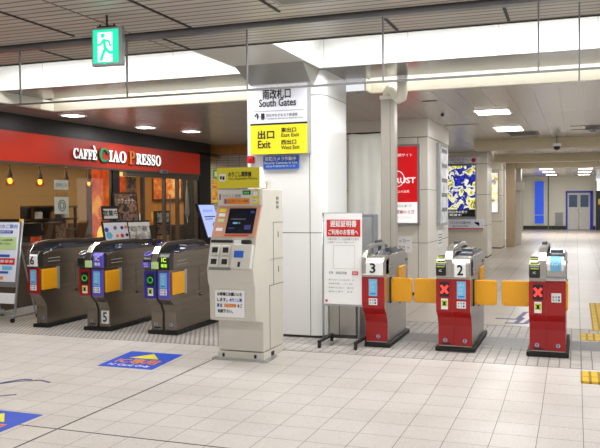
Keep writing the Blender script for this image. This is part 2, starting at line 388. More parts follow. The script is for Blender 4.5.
pillar('pillar', -2.26, -1.97, 27.0, 27.6, 'ctan', (.0, 2.93)); pillar('pillar', -2.12, -1.87, 28.6, 29.2, 'cbeige', (0, 2.2, 2.93))
b = B(); b.box(-3.3, -2.75, 22.6, 50, 0, 2.92); struct('wall_passage_left', b, 'creamwall')
b = B(); b.box(-6, 1.0, 44, 44.2, 0, 2.93); struct('wall_far', b, 'farwall')
b = B(); b.box(-2.9, .98, 43.96, 44.0, 0, .2); struct('baseboard_far', b, 'joint')
b = B(); b.box(-1.46, -1.40, 43.95, 44, 0, 2.92); struct('trim_9', b, 'seam')
# far double door
b = B(); b.box(-.52, -.44, 43.9, 44, 0, 2.08); b.box(.72, .86, 43.9, 44, 0, 2.08); b.box(-.52, .86, 43.9, 44, 2.0, 2.09)
d = struct('door_1', b, 'doorblue')
for x0, x1 in ((-.43, .135), (.15, .71)):
    b = B(); b.box(x0, x1, 43.93, 43.98, .01, 1.99); lf = mk('door_leaf', b, 'doorpaint', d, .01)
    b = B(); b.box(x0 + .07, x1 - .07, 43.92, 43.935, 1.22, 1.88); mk('door_glass', b, 'doorglass', lf)
    b = B(); xx = x1 - .05 if x0 < 0 else x0 + .05; b.box(xx - .02, xx + .02, 43.88, 43.93, .92, 1.12); mk('door_handle', b, 'chrome', lf)
t = thing('backlit_panel', 'tall narrow blue lit panel on the pale far wall', 'panel', (-1.9, 43.99, .28))
b = B(); b.box(-.27, .27, -.06, 0, 0, 2.40); mk('frame', b, 'farwall', t); b = B(); b.box(-.235, .235, -.075, -.05, .04, .5); b.box(-.235, .235, -.075, -.05, .53, 2.36); mk('blue_face', b, 'bluepanel', t)
t = thing('vent_grille', 'grey louvred vent grille low on the far wall beside the double door', 'vent', (-.87, 43.99, .22))
b = B(); b.box(-.22, .22, -.04, 0, 0, .72); mk('frame', b, 'silverframe', t)
b = B()
for i in range(14): b.box(-.19, .19, -.06, -.03, .03 + i * .048, .03 + i * .048 + .03)
mk('louvre', b, 'grille', t)
# shop at the far right
t = thing('far_shop_front', 'dark shop front with lit sign at the end of passage, right of the door', 'shop', (1.0, 43.0, 0))
b = B(); b.box(0, 2.6, 0, 1, 0, 2.6); mk('shop_body', b, 'black', t); b = B(); b.box(.02, 1.2, -.06, 0, 2.08, 2.66); sg = mk('shop_sign', b, 'whitepost', t)
b = B(); b.box(.16, .42, -.08, -.06, 2.30, 2.40); b.box(.24, .34, -.08, -.06, 2.22, 2.5); mk('green_mark', b, 'exitg', sg)
b = B(); b.box(.1, .9, -.04, 0, 1.35, 1.65); mk('shop_display', b, 'multi', t)

# ------------------------------------------------------------------ glass smoke screen hanging from the near ceiling
t = thing('glass_smoke_screen', 'hanging glass smoke screen with steel rail spanning the ceiling', 'glass screen', (0, 5.95, 2.5))
b = B(); b.box(-7.8, 6, -.045, .045, .52, .562); mk('top_rail', b, 'rail', t); b = B(); b.box(-7.8, 6, -.010, .010, .004, .02); mk('bottom_rail', b, 'rail', t)
for i in range(-6, 5):
    x = -.245 + 1.18 * i - .02
    b = B(); b.box(x - .006, x + .006, -.008, .008, .01, .53); mk('mullion', b, 'rail', t)
    b = B(); b.box(x + .009, x + 1.171, -.003, .003, .018, .525); mk('glass_pane', b, 'pane', t)
b = B(); b.cyl((.02, 0, -.075), (.02, 0, .5), .006, 8); mk('drop_rod', b, 'rail', t)

# ------------------------------------------------------------------ exit sign
t = thing('exit_sign', 'hanging lit green exit sign with white running figure', 'exit sign', (-3.51, 5.2, 2.655), math.radians(4))
b = B(); b.box(-.135, .135, 0, .05, 0, .305); mk('housing', b, 'silverframe', t, .006)
b = B(); b.box(-.118, .105, -.006, .002, .022, .285); fc = mk('lit_face', b, 'exitg', t)
b = B(); b.box(-.075, .055, -.009, -.005, .03, .262); mk('doorway_mark', b, 'exitw', fc)
def run(pts, r, bb):
    for (a, c) in zip(pts[:-1], pts[1:]):
        a = Vector((a[0], a[1])); c = Vector((c[0], c[1])); n = (c - a).normalized(); n = Vector((-n.y, n.x)) * r; e = (c - a).normalized() * r * .6
        q = [a + n - e, a - n - e, c - n + e, c + n + e]; bb.prism([(v.x, v.y) for v in q], 'y', -.0125, -.0085)
b = B(); run([(-.02, .2), (-.005, .135), (-.03, .085), (-.045, .045)], .012, b); run([(-.005, .135), (.03, .10), (.075, .10)], .011, b); run([(-.02, .2), (-.05, .165), (-.078, .165)], .008, b); run([(-.01, .2), (.025, .19), (.04, .15)], .008, b)
b.prism([(-.028 + .018 * math.cos(i * .5236), .236 + .018 * math.sin(i * .5236)) for i in range(12)], 'y', -.0125, -.0085)
b.prism([(-.05, .03), (-.03, .03), (.0, .012), (-.02, .012)], 'y', -.0125, -.0085); mk('running_figure', b, 'exitg', fc)
b = B(); b.box(-.09, .07, .01, .045, .305, .318); b.cyl((-.07, .027, .318), (-.07, .027, .335), .008, 8); b.cyl((.055, .027, .318), (.055, .027, .335), .008, 8); mk('bracket', b, 'dark', t)
b = B(); b.cyl((-.01, .027, .315), (-.01, .027, .405), .009, 10); mk('hanging_rod', b, 'dark', t)

t = thing('ceiling_speaker', 'grey rectangular ceiling box at top centre above the smoke screen', 'ceiling box', (-1.9, 5.26, 3.06))
b = B(); b.box(-.2, .2, -.55, .1, -.03, 0); mk('housing', b, 'greymetal', t, .008); b = B(); b.box(-.15, .15, -.5, .05, -.036, -.028); mk('grille_face', b, 'grille', t)

# ------------------------------------------------------------------ signs on the main column
t = thing('station_sign', 'tall white and yellow South Gates and Exit sign on the white column', 'sign', (-3.19, 8.2, 2.11))
b = B(); b.box(-.352, .352, -.1, .02, 0, .8); mk('sign_box', b, 'silverframe', t, .006)
b = B(); b.box(-.348, .348, -.106, -.098, .357, .796); wf = mk('white_face', b, 'lilac', t)
b = B(); b.box(-.348, .348, -.106, -.098, .004, .335); yf = mk('yellow_face', b, 'ysign', t)
b = B(); b.box(-.348, .348, -.106, -.098, .335, .357); mk('black_band', b, 'ink', t)
text('南改札口', (-.02, -.107, .685), .34, .115, 'ink', wf, bold=.004); text('South Gates', (-.01, -.107, .585), .45, .085, 'ink', wf, bold=.003)
rects([(-.30, .31, .492, .496)], Xp, Zp, (0, -.107, 0), 'rule', 'greyink', wf)
text('↑', (-.265, -.107, .435), .055, .075, 'ink', wf, bold=.004)
b = B(); b.box(-.21, -.17, -.112, -.107, .41, .47); b.box(-.205, -.175, -.112, -.107, .398, .404); mk('train_pictogram', b, 'ink', wf)
text('四日市あすなろう鉄道線', (.045, -.107, .445), .38, .036, 'ink', wf); text('Yokkaichi Asunarou Railway Line', (.075, -.107, .405), .44, .024, 'ink', wf)
text('出口', (-.155, -.107, .225), .2, .095, 'ink', yf, bold=.005); text('Exit', (-.175, -.107, .115), .155, .085, 'ink', yf, bold=.003)
text('東出口', (.125, -.107, .272), .18, .052, 'ink', yf, bold=.002); text('East Exit', (.145, -.107, .215), .215, .042, 'ink', yf, bold=.001)
text('西出口', (.125, -.107, .135), .18, .052, 'ink', yf, bold=.002); text('West Exit', (.145, -.107, .075), .225, .042, 'ink', yf, bold=.001)
t = thing('camera_notice_sign', 'small blue Security Cameras in Use notice under the exit sign', 'notice', (-3.2, 8.2, 1.945))
b = B(); b.box(-.215, .215, -.02, .02, 0, .15); f = mk('board', b, 'bsign', t)
text('防犯カメラ作動中', (0, -.021, .118), .38, .046, 'white', f, bold=.002); text('Security Cameras in Use', (0, -.021, .068), .41, .036, 'white', f, bold=.001); text('四日市駅防犯カメラ', (0, -.021, .032), .36, .022, 'white', f)
t = thing('fire_alarm_lamp', 'small red alarm box on the white column above machine sign', 'alarm', (-3.58, 8.2, 2.02))
b = B(); b.box(-.04, .04, -.03, .02, 0, .085); mk('box', b, 'redink', t, .006); b = B(); b.ball((0, -.03, .045), .02); mk('lens', b, 'redink', t, smooth=True)

# ------------------------------------------------------------------ fare adjustment machine
t = thing('fare_adjustment_machine', 'beige fare adjustment machine with screen and yellow header sign', 'ticket machine', (-3.165, 6.96, -.022))
hw = .248
prof = [(0, .09), (0, .385), (-.19, .425), (-.203, .745), (-.235, .81), (-.25, .93), (-.16, 1.23), (.0, 1.545), (0, 1.715), (.545, 1.715), (.545, .09)]
b = B(); b.prism(prof, 'x', -hw, hw); mk('body', b, 'beige', t, .008)
b = B(); b.box(-hw - .005, hw + .008, -.01, .56, 0, .082); pl = mk('plinth', b, 'beige', t, .004)
b = B(); b.box(-.30, .31, -.06, .64, -.002, .012); mk('floor_plate', b, 'silverframe', t, .003)
for x in (-.19, .16):
    b = B(); b.box(x - .012, x + .012, -.016, -.008, .025, .06); mk('plinth_slot', b, 'ink', pl)
b = B(); b.box(hw + .007, hw + .011, .17, .25, .02, .065); mk('plinth_slot', b, 'ink', pl)
b = B(); b.box(hw - .002, hw + .004, .16, .165, .09, .74); b.box(hw - .002, hw + .004, .16, .545, .735, .741); b.box(hw - .002, hw + .004, .27, .275, .74, 1.38); b.box(hw - .002, hw + .004, .27, .545, 1.375, 1.38); b.box(hw - .002, hw + .004, .16, .545, 1.0, 1.0); mk('panel_gap', b, 'seam', t)
b = B(); [b.box(hw - .002, hw + .006, .36, .42, 1.52 + i * .045, 1.55 + i * .045) for i in range(3)]; mk('side_vent', b, 'grille', t)
b = B(); b.box(hw - .001, hw + .006, .40, .41, 1.22, 1.28); b.box(hw - .001, hw + .006, .40, .41, .86, .92); mk('side_latch', b, 'grille', t)
# slanted screen face: frame (u = x, v along slope)
sl = Vector((0, .16, .315)).normalized(); so = Vector((0, -.16, 1.23)); L = .353
def slope(u0, u1, v0, v1, d0, d1, nm, m, par, bev=0.):
    n = Vector((0, -sl.z, sl.y)); p = []
    for d_ in (d0, d1):
        for (u_, v_) in ((u0, v0), (u1, v0), (u1, v1), (u0, v1)): p.append(so + Vector((u_, 0, 0)) + sl * v_ + n * d_)
    b = B(); b.hexa(p); return mk(nm, b, m, par, bev)
bz = slope(-.235, .235, .012, L - .005, -.002, .008, 'screen_bezel', 'salmon', t)
sc = slope(-.095, .195, .05, L - .03, .006, .014, 'touch_screen', 'screen', t)
n = Vector((0, -sl.z, sl.y))
for x0, x1, y0, y1, mm in ((-.03, .02, .15, .17, 'lblue'), (.03, .05, .15, .17, 'greyink'), (-.07, -.0, .1, .11, 'navy'), (.14, .18, .27, .29, 'blueink'), (.10, .17, .09, .14, 'navy'), (-.06, .1, .2, .207, 'greyink')):
    rects([(x0, x1, y0, y1)], Xp, sl, so, 'screen_item', mm, sc, .0155)
for v0, mm in ((.285, 'ysign'), (.235, 'white'), (.175, 'lgreen'), (.075, 'white')):
    slope(-.205, -.135, v0, v0 + .035, .006, .010, 'sticker', mm, bz)
rects([(-.1, .16, .022, .034)], Xp, sl, so, 'red_caption', 'redink', bz, .0095)
# upper face
b = B(); b.box(-.235, .235, -.012, .001, 1.555, 1.71); up = mk('upper_panel', b, 'beige2', t, .004)
b = B(); b.box(.04, .125, -.018, -.01, 1.66, 1.70); dsp = mk('status_display', b, 'blackp', t); text('■■■', (.083, -.019, 1.68), .06, .02, 'led_green', dsp)
text('のりこし精算', (-.08, -.013, 1.65), .2, .035, 'greyink', up)
b = B(); b.box(-.17, .115, -.017, -.01, 1.565, 1.625); ob = mk('orange_plate', b, 'orangeink', t, .003); text('きっぷ・ICカード', (-.08, -.018, 1.595), .1, .026, 'ink', ob); text('チャージ 取扱機', (.045, -.018, 1.595), .11, .024, 'ink', ob)
b = B(); b.box(-.158, -.138, -.019, -.016, 1.572, 1.615); mk('blue_mark', b, 'blueink', ob)
b = B(); b.box(.145, .215, -.017, -.01, 1.56, 1.70); yp = mk('yellow_plate', b, 'ysign2', t); rects([(.155, .205, 1.645, 1.69)], Xp, Zp, (0, -.017, 0), 'caption', 'lilac', yp); rects([(.16, .2, 1.58, 1.615)], Xp, Zp, (0, -.017, 0), 'pictogram', 'white', yp); text('✎', (.18, -.02, 1.598), .03, .025, 'ink', yp)
b = B(); b.box(-.22, -.2, -.015, -.011, 1.61, 1.67); mk('speaker_slots', b, 'grille', up)
# header sign
b = B(); b.hexa([(-.23, -.03, 1.728), (.23, -.03, 1.728), (.25, .09, 1.728), (-.25, .09, 1.728), (-.23, -.03, 1.93), (.23, -.03, 1.93), (.235, .05, 1.93), (-.235, .05, 1.93)]); hs = mk('header_sign', b, 'white', t)
b = B(); b.box(-.232, .232, -.037, -.029, 1.727, 1.931); hf = mk('header_face', b, 'ysign2', hs)
text('のりこし精算機', (.02, -.038, 1.862), .25, .05, 'ink', hf, bold=.002); text('Fare Adjustment Machine', (.055, -.038, 1.817), .31, .032, 'ink', hf)
b = B(); b.box(-.205, -.135, -.041, -.037, 1.795, 1.87); pc = mk('pictogram', b, 'white', hf, .004); b = B(); b.ball((-.185, -.041, 1.838), .011); b.box(-.168, -.145, -.044, -.041, 1.81, 1.845); b.box(-.195, -.175, -.044, -.041, 1.815, 1.83); mk('figure', b, 'ink', pc)
for q in ((.03, .06, .3, .34), (.12, .2, .25, .36)):
    b = B(); b.box(*q, 1.714, 1.80); mk('top_fitting', b, 'beige', t, .004)
# coin tray face
s2 = Vector((0, .09, .305)).normalized(); n2 = Vector((0, -s2.z, s2.y)); o2 = Vector((0, -.25, .925))
def face(u0, u1, v0, v1, d0, d1, nm, m, par, bev=0.):
    p = []
    for d_ in (d0, d1):
        for (u_, v_) in ((u0, v0), (u1, v0), (u1, v1), (u0, v1)): p.append(o2 + Vector((u_, 0, 0)) + s2 * (v_ * 1.22) + n2 * d_)
    b = B(); b.hexa(p); return mk(nm, b, m, par, bev)
face(-.235, .0, .225, .245, -.002, .008, 'ledge_slot', 'ink', t); face(.11, .2, .21, .24, -.002, .045, 'ticket_slot', 'ink', t)
cb = face(-.235, .015, .0, .22, -.002, .006, 'coin_panel', 'beige2', t)
for x in (-.17, -.055):
    for v0 in (.125, .03):
        h = face(x - .05, x + .045, v0 - .01, v0 + .075, .004, .028, 'cup', 'beige2', cb, .01)
        face(x - .03, x + .03, v0 + .012, v0 + .055, .026, .031, 'cup_opening', 'ink', cb)
face(-.225, .01, -.002, .018, .003, .012, 'tray_lip', 'grille', t)
rb = face(.025, .235, .005, .205, -.002, .05, 'banknote_unit', 'beige2', t, .01)
face(.05, .15, .095, .15, .049, .053, 'blue_sticker', 'bsign', rb); face(.10, .125, .02, .06, .049, .053, 'slot', 'ink', rb)
face(.03, .12, .2, .24, .0, .035, 'receipt_unit', 'white', t)
# notice
b = B(); b.box(-.18, .135, -.211, -.200, .46, .725); nt = mk('notice', b, 'white', t)
for i, (s_, mm, x, w) in enumerate((('お客様にお願いいた', 'ink', -.02, .245), ('します。', 'ink', -.095, .1), ('のりこし精', 'blueink', .04, .12), ('算', 'blueink', -.135, .022), ('は', 'ink', -.105, .02), ('自動精算機', 'orangeink', -.015, .12), ('をご', 'ink', .08, .045), ('利用下さい。', 'ink', -.065, .15))):
    r_ = (0, 1, 1, 2, 2, 2, 2, 3)[i]; text(s_, (x * 1.08, -.212, .685 - r_ * .056), w * 1.08, .034, mm, nt, bold=.002)

# ------------------------------------------------------------------ ticket gates
GW = .172


def gate(label, loc, kind, number=None, numlow=False, flap='in', deep=1.15, hw=GW, cross=False, tape=False, icm=None, left=None, right=None, flaps=(False, False), reader=True, roll=False):
    t = thing('ticket_gate', label, 'ticket gate', loc, group='ticket gates')
    red = kind == 'red'; st = 'steel2' if red else 'steel'; yb = deep
    b = B(); b.box(-hw - (.03 if hw != .12 else .01), hw + .03, 0, yb + .04, 0, .045); mk('plinth', b, 'rubber', t, .006)
    prof = [(.03, .045), (.03, .27), (-.02, .36), (-.10, .43), (-.11, .50), (-.11, .92), (yb + .08, .92), (yb + .08, .5), (yb - .02, .36), (yb - .02, .045)]
    b = B(); b.prism(prof, 'x', -hw + .004, hw - .004); mk('body', b, st, t, .006)
    # front panels follow the profile of the front
    fp = [(.022, .06), (.022, .27), (-.028, .362), (-.108, .432), (-.118, .50), (-.118, .765)]
    if not red: fp = [(-.109, .44), (-.118, .50), (-.118, .765)]
    cols = [left, right] if hw > .13 else [right]
    for i, cm in enumerate(cols):
        x0, x1 = ((-hw, -.012), (.012 if not red else -.01, hw))[i] if hw > .13 else (-hw, hw)
        if red and i == 0 and hw > .13: x1 = -.011
        b = B(); q = [(y, z) for y, z in fp] + [(y + .014, z) for y, z in fp[::-1]]
        b.prism(q, 'x', x0, x1); mk('front_panel', b, cm, t, .003)
    if not red and hw > .13:
        b = B(); q = [(.024, .05), (.024, .27), (-.026, .362), (-.106, .432), (-.116, .50), (-.116, .85)]
        b.prism(q + [(y + .02, z) for y, z in q[::-1]], 'x', -.012, .012); mk('front_groove', b, 'rubber', t)
    # head
    hm = 'steel2' if red else 'dark'
    hp = [(-.115, .775), (-.13, .82), (-.13, .93), (-.09, .975), (-.04, .975), (-.015, .96), (-.015, .775)]
    if red: hp = [(-.115, .775), (-.13, .82), (-.13, .93), (-.09, .975), (.02, .99), (.12, .985), (.12, .775)]
    b = B(); b.prism(hp, 'x', -hw, hw); mk('head', b, hm, t, .012)
    b = B(); b.prism([(-.03, .80), (-.03, .94), (.1, .965), (.25, .985), (yb - .12, .985), (yb + .1, .93), (yb + .1, .80), (yb + .05, .78), (-.03, .78)], 'x', -hw, hw); mk('top_housing', b, st, t, .008)
    # recessed dark glass deck right of the hood
    b = B(); b.prism([(.13, .985), (.35, 1.022), (yb - .2, 1.022), (yb - .02, .985), (yb - .02, .96), (.13, .96)], 'x', -.03 if hw > .13 else -.05, hw - .012); mk('display_deck', b, 'ddeck', t, .006)
    b = B(); b.prism([(.32, 1.01), (.36, 1.05), (.62, 1.05), (.72, 1.01)], 'x', .02, hw - .03); mk('deck_window', b, 'ddeck', t, .004)
    # arched hood
    x0, x1 = (-.085, -.005) if hw > .13 else (-hw, -hw + .05)
    if not red: x0, x1 = (-.045, .02) if hw > .13 else (-hw, -hw + .045)
    op = [(-.14, .80), (-.145, .90), (-.12, .97), (-.05, 1.045), (.06, 1.085), (.22, 1.10), (yb - .28, 1.10), (yb - .1, 1.075), (yb + .02, 1.0), (yb + .06, .93)]
    ip = [(yb + .03, .93), (yb - .02, .985), (yb - .12, 1.04), (yb - .28, 1.06), (.22, 1.06), (.08, 1.045), (-.03, 1.01), (-.085, .96), (-.105, .90), (-.10, .80)]
    if not red:
        b = B(); b.prism([(-.1, .85)] + [(y + (.03 if y < .3 else -.03), z - .025) for y, z in op[2:-1]] + [(yb - .05, .9), (0, .9)], 'x', x0 + .012, x1 - .012); mk('hood_gap_shade', b, 'dark', t)  # dark fill stands in for the shaded gap under the hood
    b = B(); b.prism(op + ip, 'x', x0, x1); mk('arched_hood', b, 'steel2' if red else 'bronze', t, .008)
    if not red:
        b = B(); q = op[:5]; b.prism([(y - .006, z + .004) for y, z in q] + [(y + .01, z - .006) for y, z in q[::-1]], 'x', x0 - .006, x1 + .006); mk('hood_nose', b, 'chrome', t, .003)
    else:
        b = B(); b.prism([(.35, 1.095), (.4, 1.125), (.62, 1.125), (.72, 1.095)], 'x', x0 + .015, x1 - .015); mk('sensor_cap', b, 'blackp', t, .006)
    # card reader on the left half
    if reader and hw > .13:
        xc = -.115 if red else -.105; w = .05
        b = B(); b.prism([(-.165, .80), (-.175, .90), (-.15, .93), (-.03, 1.0), (.0, 1.0), (.0, .80)], 'x', xc - w, xc + w); rd_ = mk('card_reader', b, 'blackp', t, .012)
        if red:
            b = B(); b.prism([(-.135, .94), (-.132, .950), (-.1, .966), (-.1, .956)], 'x', xc - w - .001, xc + w + .001); b.m.free(); b = B(); P_ = lambda x, k, d_: (x, -.15 + .12 * k - .5 * d_, .93 + .07 * k + .86 * d_)
            for xa, xb, k0, k1 in ((xc - w, xc - w + .008, .02, .8), (xc + w - .008, xc + w, .02, .8), (xc - w, xc + w, .02, .08), (xc - w, xc + w, .74, .8)): b.hexa([P_(x, k, d_) for d_ in (-.002, .003) for x, k in ((xa, k0), (xb, k0), (xb, k1), (xa, k1))])
            mk('reader_rim', b, 'ygreen', rd_)
            b = B(); b.box(xc - .038, xc + .038, -.180, -.172, .89, .897); mk('reader_lamp', b, 'ygreen', rd_)
            text('IC', (xc, -.176, .855), .03, .022, 'white', rd_)
        else:
            b = B(); b.torus((xc - .005, -.115, .965), (0, -.5, 1), .042, .009); mk('reader_ring', b, 'gpurple' if tape else 'chrome', rd_, smooth=True)
            b = B(); b.box(xc - .05, xc + .05, -.182, -.172, .81, .875 if tape else .83); mk('reader_front', b, 'gpurple' if tape else 'dark', rd_)
            if tape: text('IC', (xc, -.183, .855), .05, .024, 'white', rd_); text('専用', (xc, -.183, .825), .05, .02, 'white', rd_)
    # number plate
    if number and not numlow:
        xa, xb = ((.016, .13) if red else (-.045, .055)) if hw > .13 else (-hw + .01, hw - .01)
        b = B(); b.prism([(-.136, .785), (-.137, .92), (-.125, .935), (-.1, .935), (-.1, .785)], 'x', xa, xb); npl = mk('number_plate', b, 'white', t, .004)
        text(number, ((xa + xb) / 2, -.138, .858), .056, .1, 'ink', npl, bold=.005)
    if numlow:
        b = B(); b.box(.05, .15, .018, .03, .09, .25); npl = mk('number_plate', b, 'white', t); text(number, (.1, .017, .17), .055, .115, 'ink', npl, bold=.004)
    if icm:
        b = B(); b.prism([(-.134, .79), (-.136, .93), (-.105, .965), (-.09, .965), (-.09, .79)], 'x', .045, hw + .002); pp = mk('ic_plate', b, icm, t, .004)
        ik = 'white' if icm == 'gpurple' else 'led_lime'
        text('IC', (.108, -.137, .90), .06, .05, ik, pp, bold=.003); text('専用', (.108, -.137, .832), .075, .042, ik, pp, bold=.002)
        b = B(); b.box(-.05, .04, -.16, -.142, .795, .875); mk('green_tag', b, 'lgreen', t)
    # signals and stickers on the front panels
    yf = -.119; xl, xr = -.085, .085 if hw > .13 else 0
    if hw > .13:
        b = B(); b.box(xl - .048, xl + .048, yf - .006, yf, .585, .735); ds = mk('signal_display', b, 'blackp', t)
        if cross:
            b = B(); r = .011
            for s_ in (1, -1):
                a = Vector((xl - .034, .62)); c = Vector((xl + .034, .70))
                if s_ < 0: a, c = Vector((xl - .034, .70)), Vector((xl + .034, .62))
                n_ = (c - a).normalized(); n_ = Vector((-n_.y, n_.x)) * r; q = [a + n_, a - n_, c - n_, c + n_]
                b.prism([(v.x, v.y) for v in q], 'y', yf - .0105 - .0006 * s_, yf - .006)
            mk('red_cross', b, 'led_red', ds)
        else:
            b = B(); b.torus((xl, yf - .007, .66), (0, 1, 0), .033, .007); mk('green_ring', b, 'led_green', ds, smooth=True)
        b = B(); b.box(xl - .034, xl + .034, yf - .004, yf + .002, .455 if red else .475, .565); ws = mk('warning_sticker', b, 'white', t)
        zc = .515 if red else .525
        b = B(); b.box(xl - .03, xl + .03, yf - .006, yf - .004, zc - .028, zc + .035); yy = mk('yellow_field', b, 'ygreen', ws)
        text('✕', (xl, yf - .0065, zc + .002), .05, .05, 'ink', yy); b = B(); b.box(xl - .012, xl + .012, yf - .0075, yf - .006, zc - .02, zc + .02); mk('figure_mark', b, 'ink', yy)
    if not roll:
        b = B(); b.box(xr - .045, xr + .045, yf - .004, yf + .002, .565, .745); s1 = mk('blue_sticker', b, 'lblue', t)
        text('ICカード\nきっぷ\nタッチ', (xr, yf - .004, .665), .055, .12, 'white', s1); rects([(xr - .03, xr + .03, .585, .595)], Xp, Zp, (0, yf - .004, 0), 'caption', 'blueink', s1)
    zs = .47 if red else .485
    if roll: zs = .565
    b = B(); b.box(xr - .045, xr + .045, yf - .004, yf + .002, zs, zs + .07 + (.02 if roll else 0)); s2_ = mk('info_sticker', b, 'white', t)
    for j in range(6): rects([(xr - .036 + (j % 3) * .026, xr - .018 + (j % 3) * .026, zs + .012 + (j // 3) * .03, zs + .032 + (j // 3) * .03)], Xp, Zp, (0, yf - .0045, 0), 'card_mark', ('lblue', 'lgreen', 'blueink', 'orangeink', 'lblue', 'greyink')[j], s2_)
    # lower front: locks
    for x in ((-.10, .10) if hw > .13 else (.02,)):
        b = B(); yl = .022 if red else .03
        b.cyl((x, yl - .007, .115), (x, yl + .006, .115), .021, 14); lk = mk('lock', b, 'silverframe', t); b = B(); b.box(x - .007, x + .007, yl - .009, yl - .007, .10, .13); mk('key_slot', b, 'blueink', lk)
    if hw > .13:
        b = B(); b.box(-.13, -.04, .014 if red else .026, .031, .07, .085); mk('card_slot', b, 'ink', t)
    # sides: handle, slots, seams
    for z0, y0 in ((.40, .62), (.86, .95)):
        b = B(); b.box(hw - .006, hw + .004, y0, y0 + .11, z0, z0 + .032); hd = mk('side_handle', b, 'blackp', t, .004); b = B(); b.box(hw, hw + .012, y0 + .02, y0 + .09, z0 + .018, z0 + .026); mk('handle_lip', b, 'chrome', hd)
    b = B()
    for z in (.83, .87): b.box(hw - .004, hw + .003, .06, .30, z, z + .012)
    mk('side_vent', b, 'grille', t)
    b = B(); b.box(hw - .006, hw - .002, .03, yb, .478, .482); b.box(hw - .006, hw - .002, .62, .626, .482, .9); b.box(hw - .006, hw - .002, .62, yb, .70, .704); b.box(hw - .006, hw - .002, 1.05, 1.055, .482, .9); mk('side_seam', b, 'joint', t)
    # flaps
    fy = .17
    for s_, out in ((-1, flaps[0]), (1, flaps[1])):
        if hw < .13 and s_ < 0: continue
        if out:
            b = B(); xa, xb = (hw + .004, hw + .235) if s_ > 0 else (-hw - .285, -hw - .004); q = []
            for cx, cz, a in ((xb - .03, .705, 0), (xa + .03, .705, 90), (xa + .03, .505, 180), (xb - .03, .505, 270)):
                for i in range(5): q.append((cx + .03 * math.cos(math.radians(a + 22.5 * i)), cz + .03 * math.sin(math.radians(a + 22.5 * i))))
            b.prism(q, 'y', fy, fy + .03); f_ = mk('flap', b, 'yflap', t, .006)
            for cx in (xa + .03, xb - .03):
                for cz in (.505, .705): b = B(); b.cyl((cx, fy - .004, cz), (cx, fy + .002, cz), .008, 8); mk('bolt', b, 'orangeink', f_)
            b = B(); b.box(min(s_ * hw - .01, s_ * hw + .01), max(s_ * hw - .01, s_ * hw + .01), fy - .02, fy + .05, .46, .74); mk('hinge', b, 'blackp', t, .004)
            b = B(); b.box(s_ * (hw + .006) - .014, s_ * (hw + .006) + .014, yb - .42, yb - .12, .55, .82 if red else .70); mk('flap', b, 'yflap', t, .006)
        else:
            b = B(); b.box(s_ * (hw + .008) - .012, s_ * (hw + .008) + .012, -.075, .215, .485, .745); f_ = mk('flap', b, 'yflap', t, .006)
            b = B(); b.box(s_ * (hw + .006) - .012, s_ * (hw + .006) + .012, .225, .27, .47, .76); mk('hinge', b, 'greymetal', t, .004)
    if roll:
        b = B(); b.cyl((.0, -.09, .935), (.155, -.09, .935), .075, 24); cv = mk('roll_cover', b, 'white', t, .004, False)
        b = B(); b.cyl((.03, -.09, .935), (.13, -.09, .935), .0765, 24); mk('blue_sticker', b, 'lblue', cv, smooth=False)
        text('ICカード\nタッチ', (.08, -.167, .95), .08, .05, 'white', cv, bold=.001)
        b = B(); b.prism([(-.225, .785), (-.225, .80), (-.02, .82), (-.02, .765), (-.12, .755)], 'x', -.01, .178); mk('ticket_tray', b, 'chrome', t, .004)
    return t


gate('narrow ticket gate numbered 6 with red front strip beside the notice board', (-6.373, 7.9, 0), 'grey', '6', hw=.085, right='gred')
gate('ticket gate with low number 5 plate, red and blue front panels', (-5.525, 7.9, 0), 'grey', '5', numlow=True, left='gred', right='gpurple', icm='gpurple')
gate('ticket gate with blue front panels and black IC plate behind the fare machine', (-4.612, 7.9, 0), 'grey', left='gblue', right='gpurple', icm='blackp', tape=True)
gate('red ticket gate numbered 3 behind the white poster stand', (-2.01, 7.9, 0), 'red', '3', deep=1.0, hw=.12, left='gred', right='gred', flaps=(False, True))
gate('red ticket gate numbered 2 with both yellow flaps out', (-1.175, 7.9, 0), 'red', '2', left='gred', right='gred', cross=True, flaps=(True, True))
gate('red ticket gate with blue sticker roll and steel tray, farthest from the column', (-.263, 7.9, 0), 'red', left='gred', right='gred', cross=True, flaps=(True, False), roll=True)

# ------------------------------------------------------------------ poster stand by the column
t = thing('poster_stand', 'white delay certificate poster on a silver stand with casters', 'poster stand', (-2.34, 7.8, 0))
for x in (-.235, .165):
    b = B(); b.tube([(x, .02, .06), (x, .035, 1.44)], .012, 10); mk('post', b, 'silverframe', t, smooth=True)
    b = B(); b.box(x - .018, x + .018, -.14, .34, .055, .085); ft = mk('foot', b, 'blackp', t, .005)
    for y in (-.12, .32):
        b = B(); b.cyl((x - .012, y, .03), (x + .012, y, .03), .03, 14); b.box(x - .008, x + .008, y - .01, y + .01, .03, .06); mk('caster', b, 'rubber', ft)
for q in ((.01, .035, .44, .465), (.02, .045, 1.425, 1.445)):
    b = B(); b.box(-.24, .22, *q); mk('cross_rail', b, 'silverframe', t)
b = B(); b.hexa([(-.215, -.012, .465), (.205, -.012, .465), (.205, .004, .465), (-.215, .004, .465), (-.215, .008, 1.435), (.205, .008, 1.435), (.205, .022, 1.435), (-.215, .022, 1.435)]); ps = mk('poster', b, 'white', t)
pv = (0, .02, .97); 
def pt(z): return -.0125 + (z - .465) * .0206
b = B(); b.hexa([(-.185, pt(1.19) - .003, 1.19), (.19, pt(1.19) - .003, 1.19), (.19, pt(1.19), 1.19), (-.185, pt(1.19), 1.19), (-.185, pt(1.37) - .003, 1.37), (.19, pt(1.37) - .003, 1.37), (.19, pt(1.37), 1.37), (-.185, pt(1.37), 1.37)]); hb = mk('red_header', b, 'redink', ps)
text('遅延証明書', (.0, pt(1.325) - .003, 1.325), .29, .07, 'white', hb, v=pv, bold=.003); text('ご利用のお客様へ', (.0, pt(1.235) - .003, 1.235), .33, .058, 'white', hb, v=pv, bold=.002)
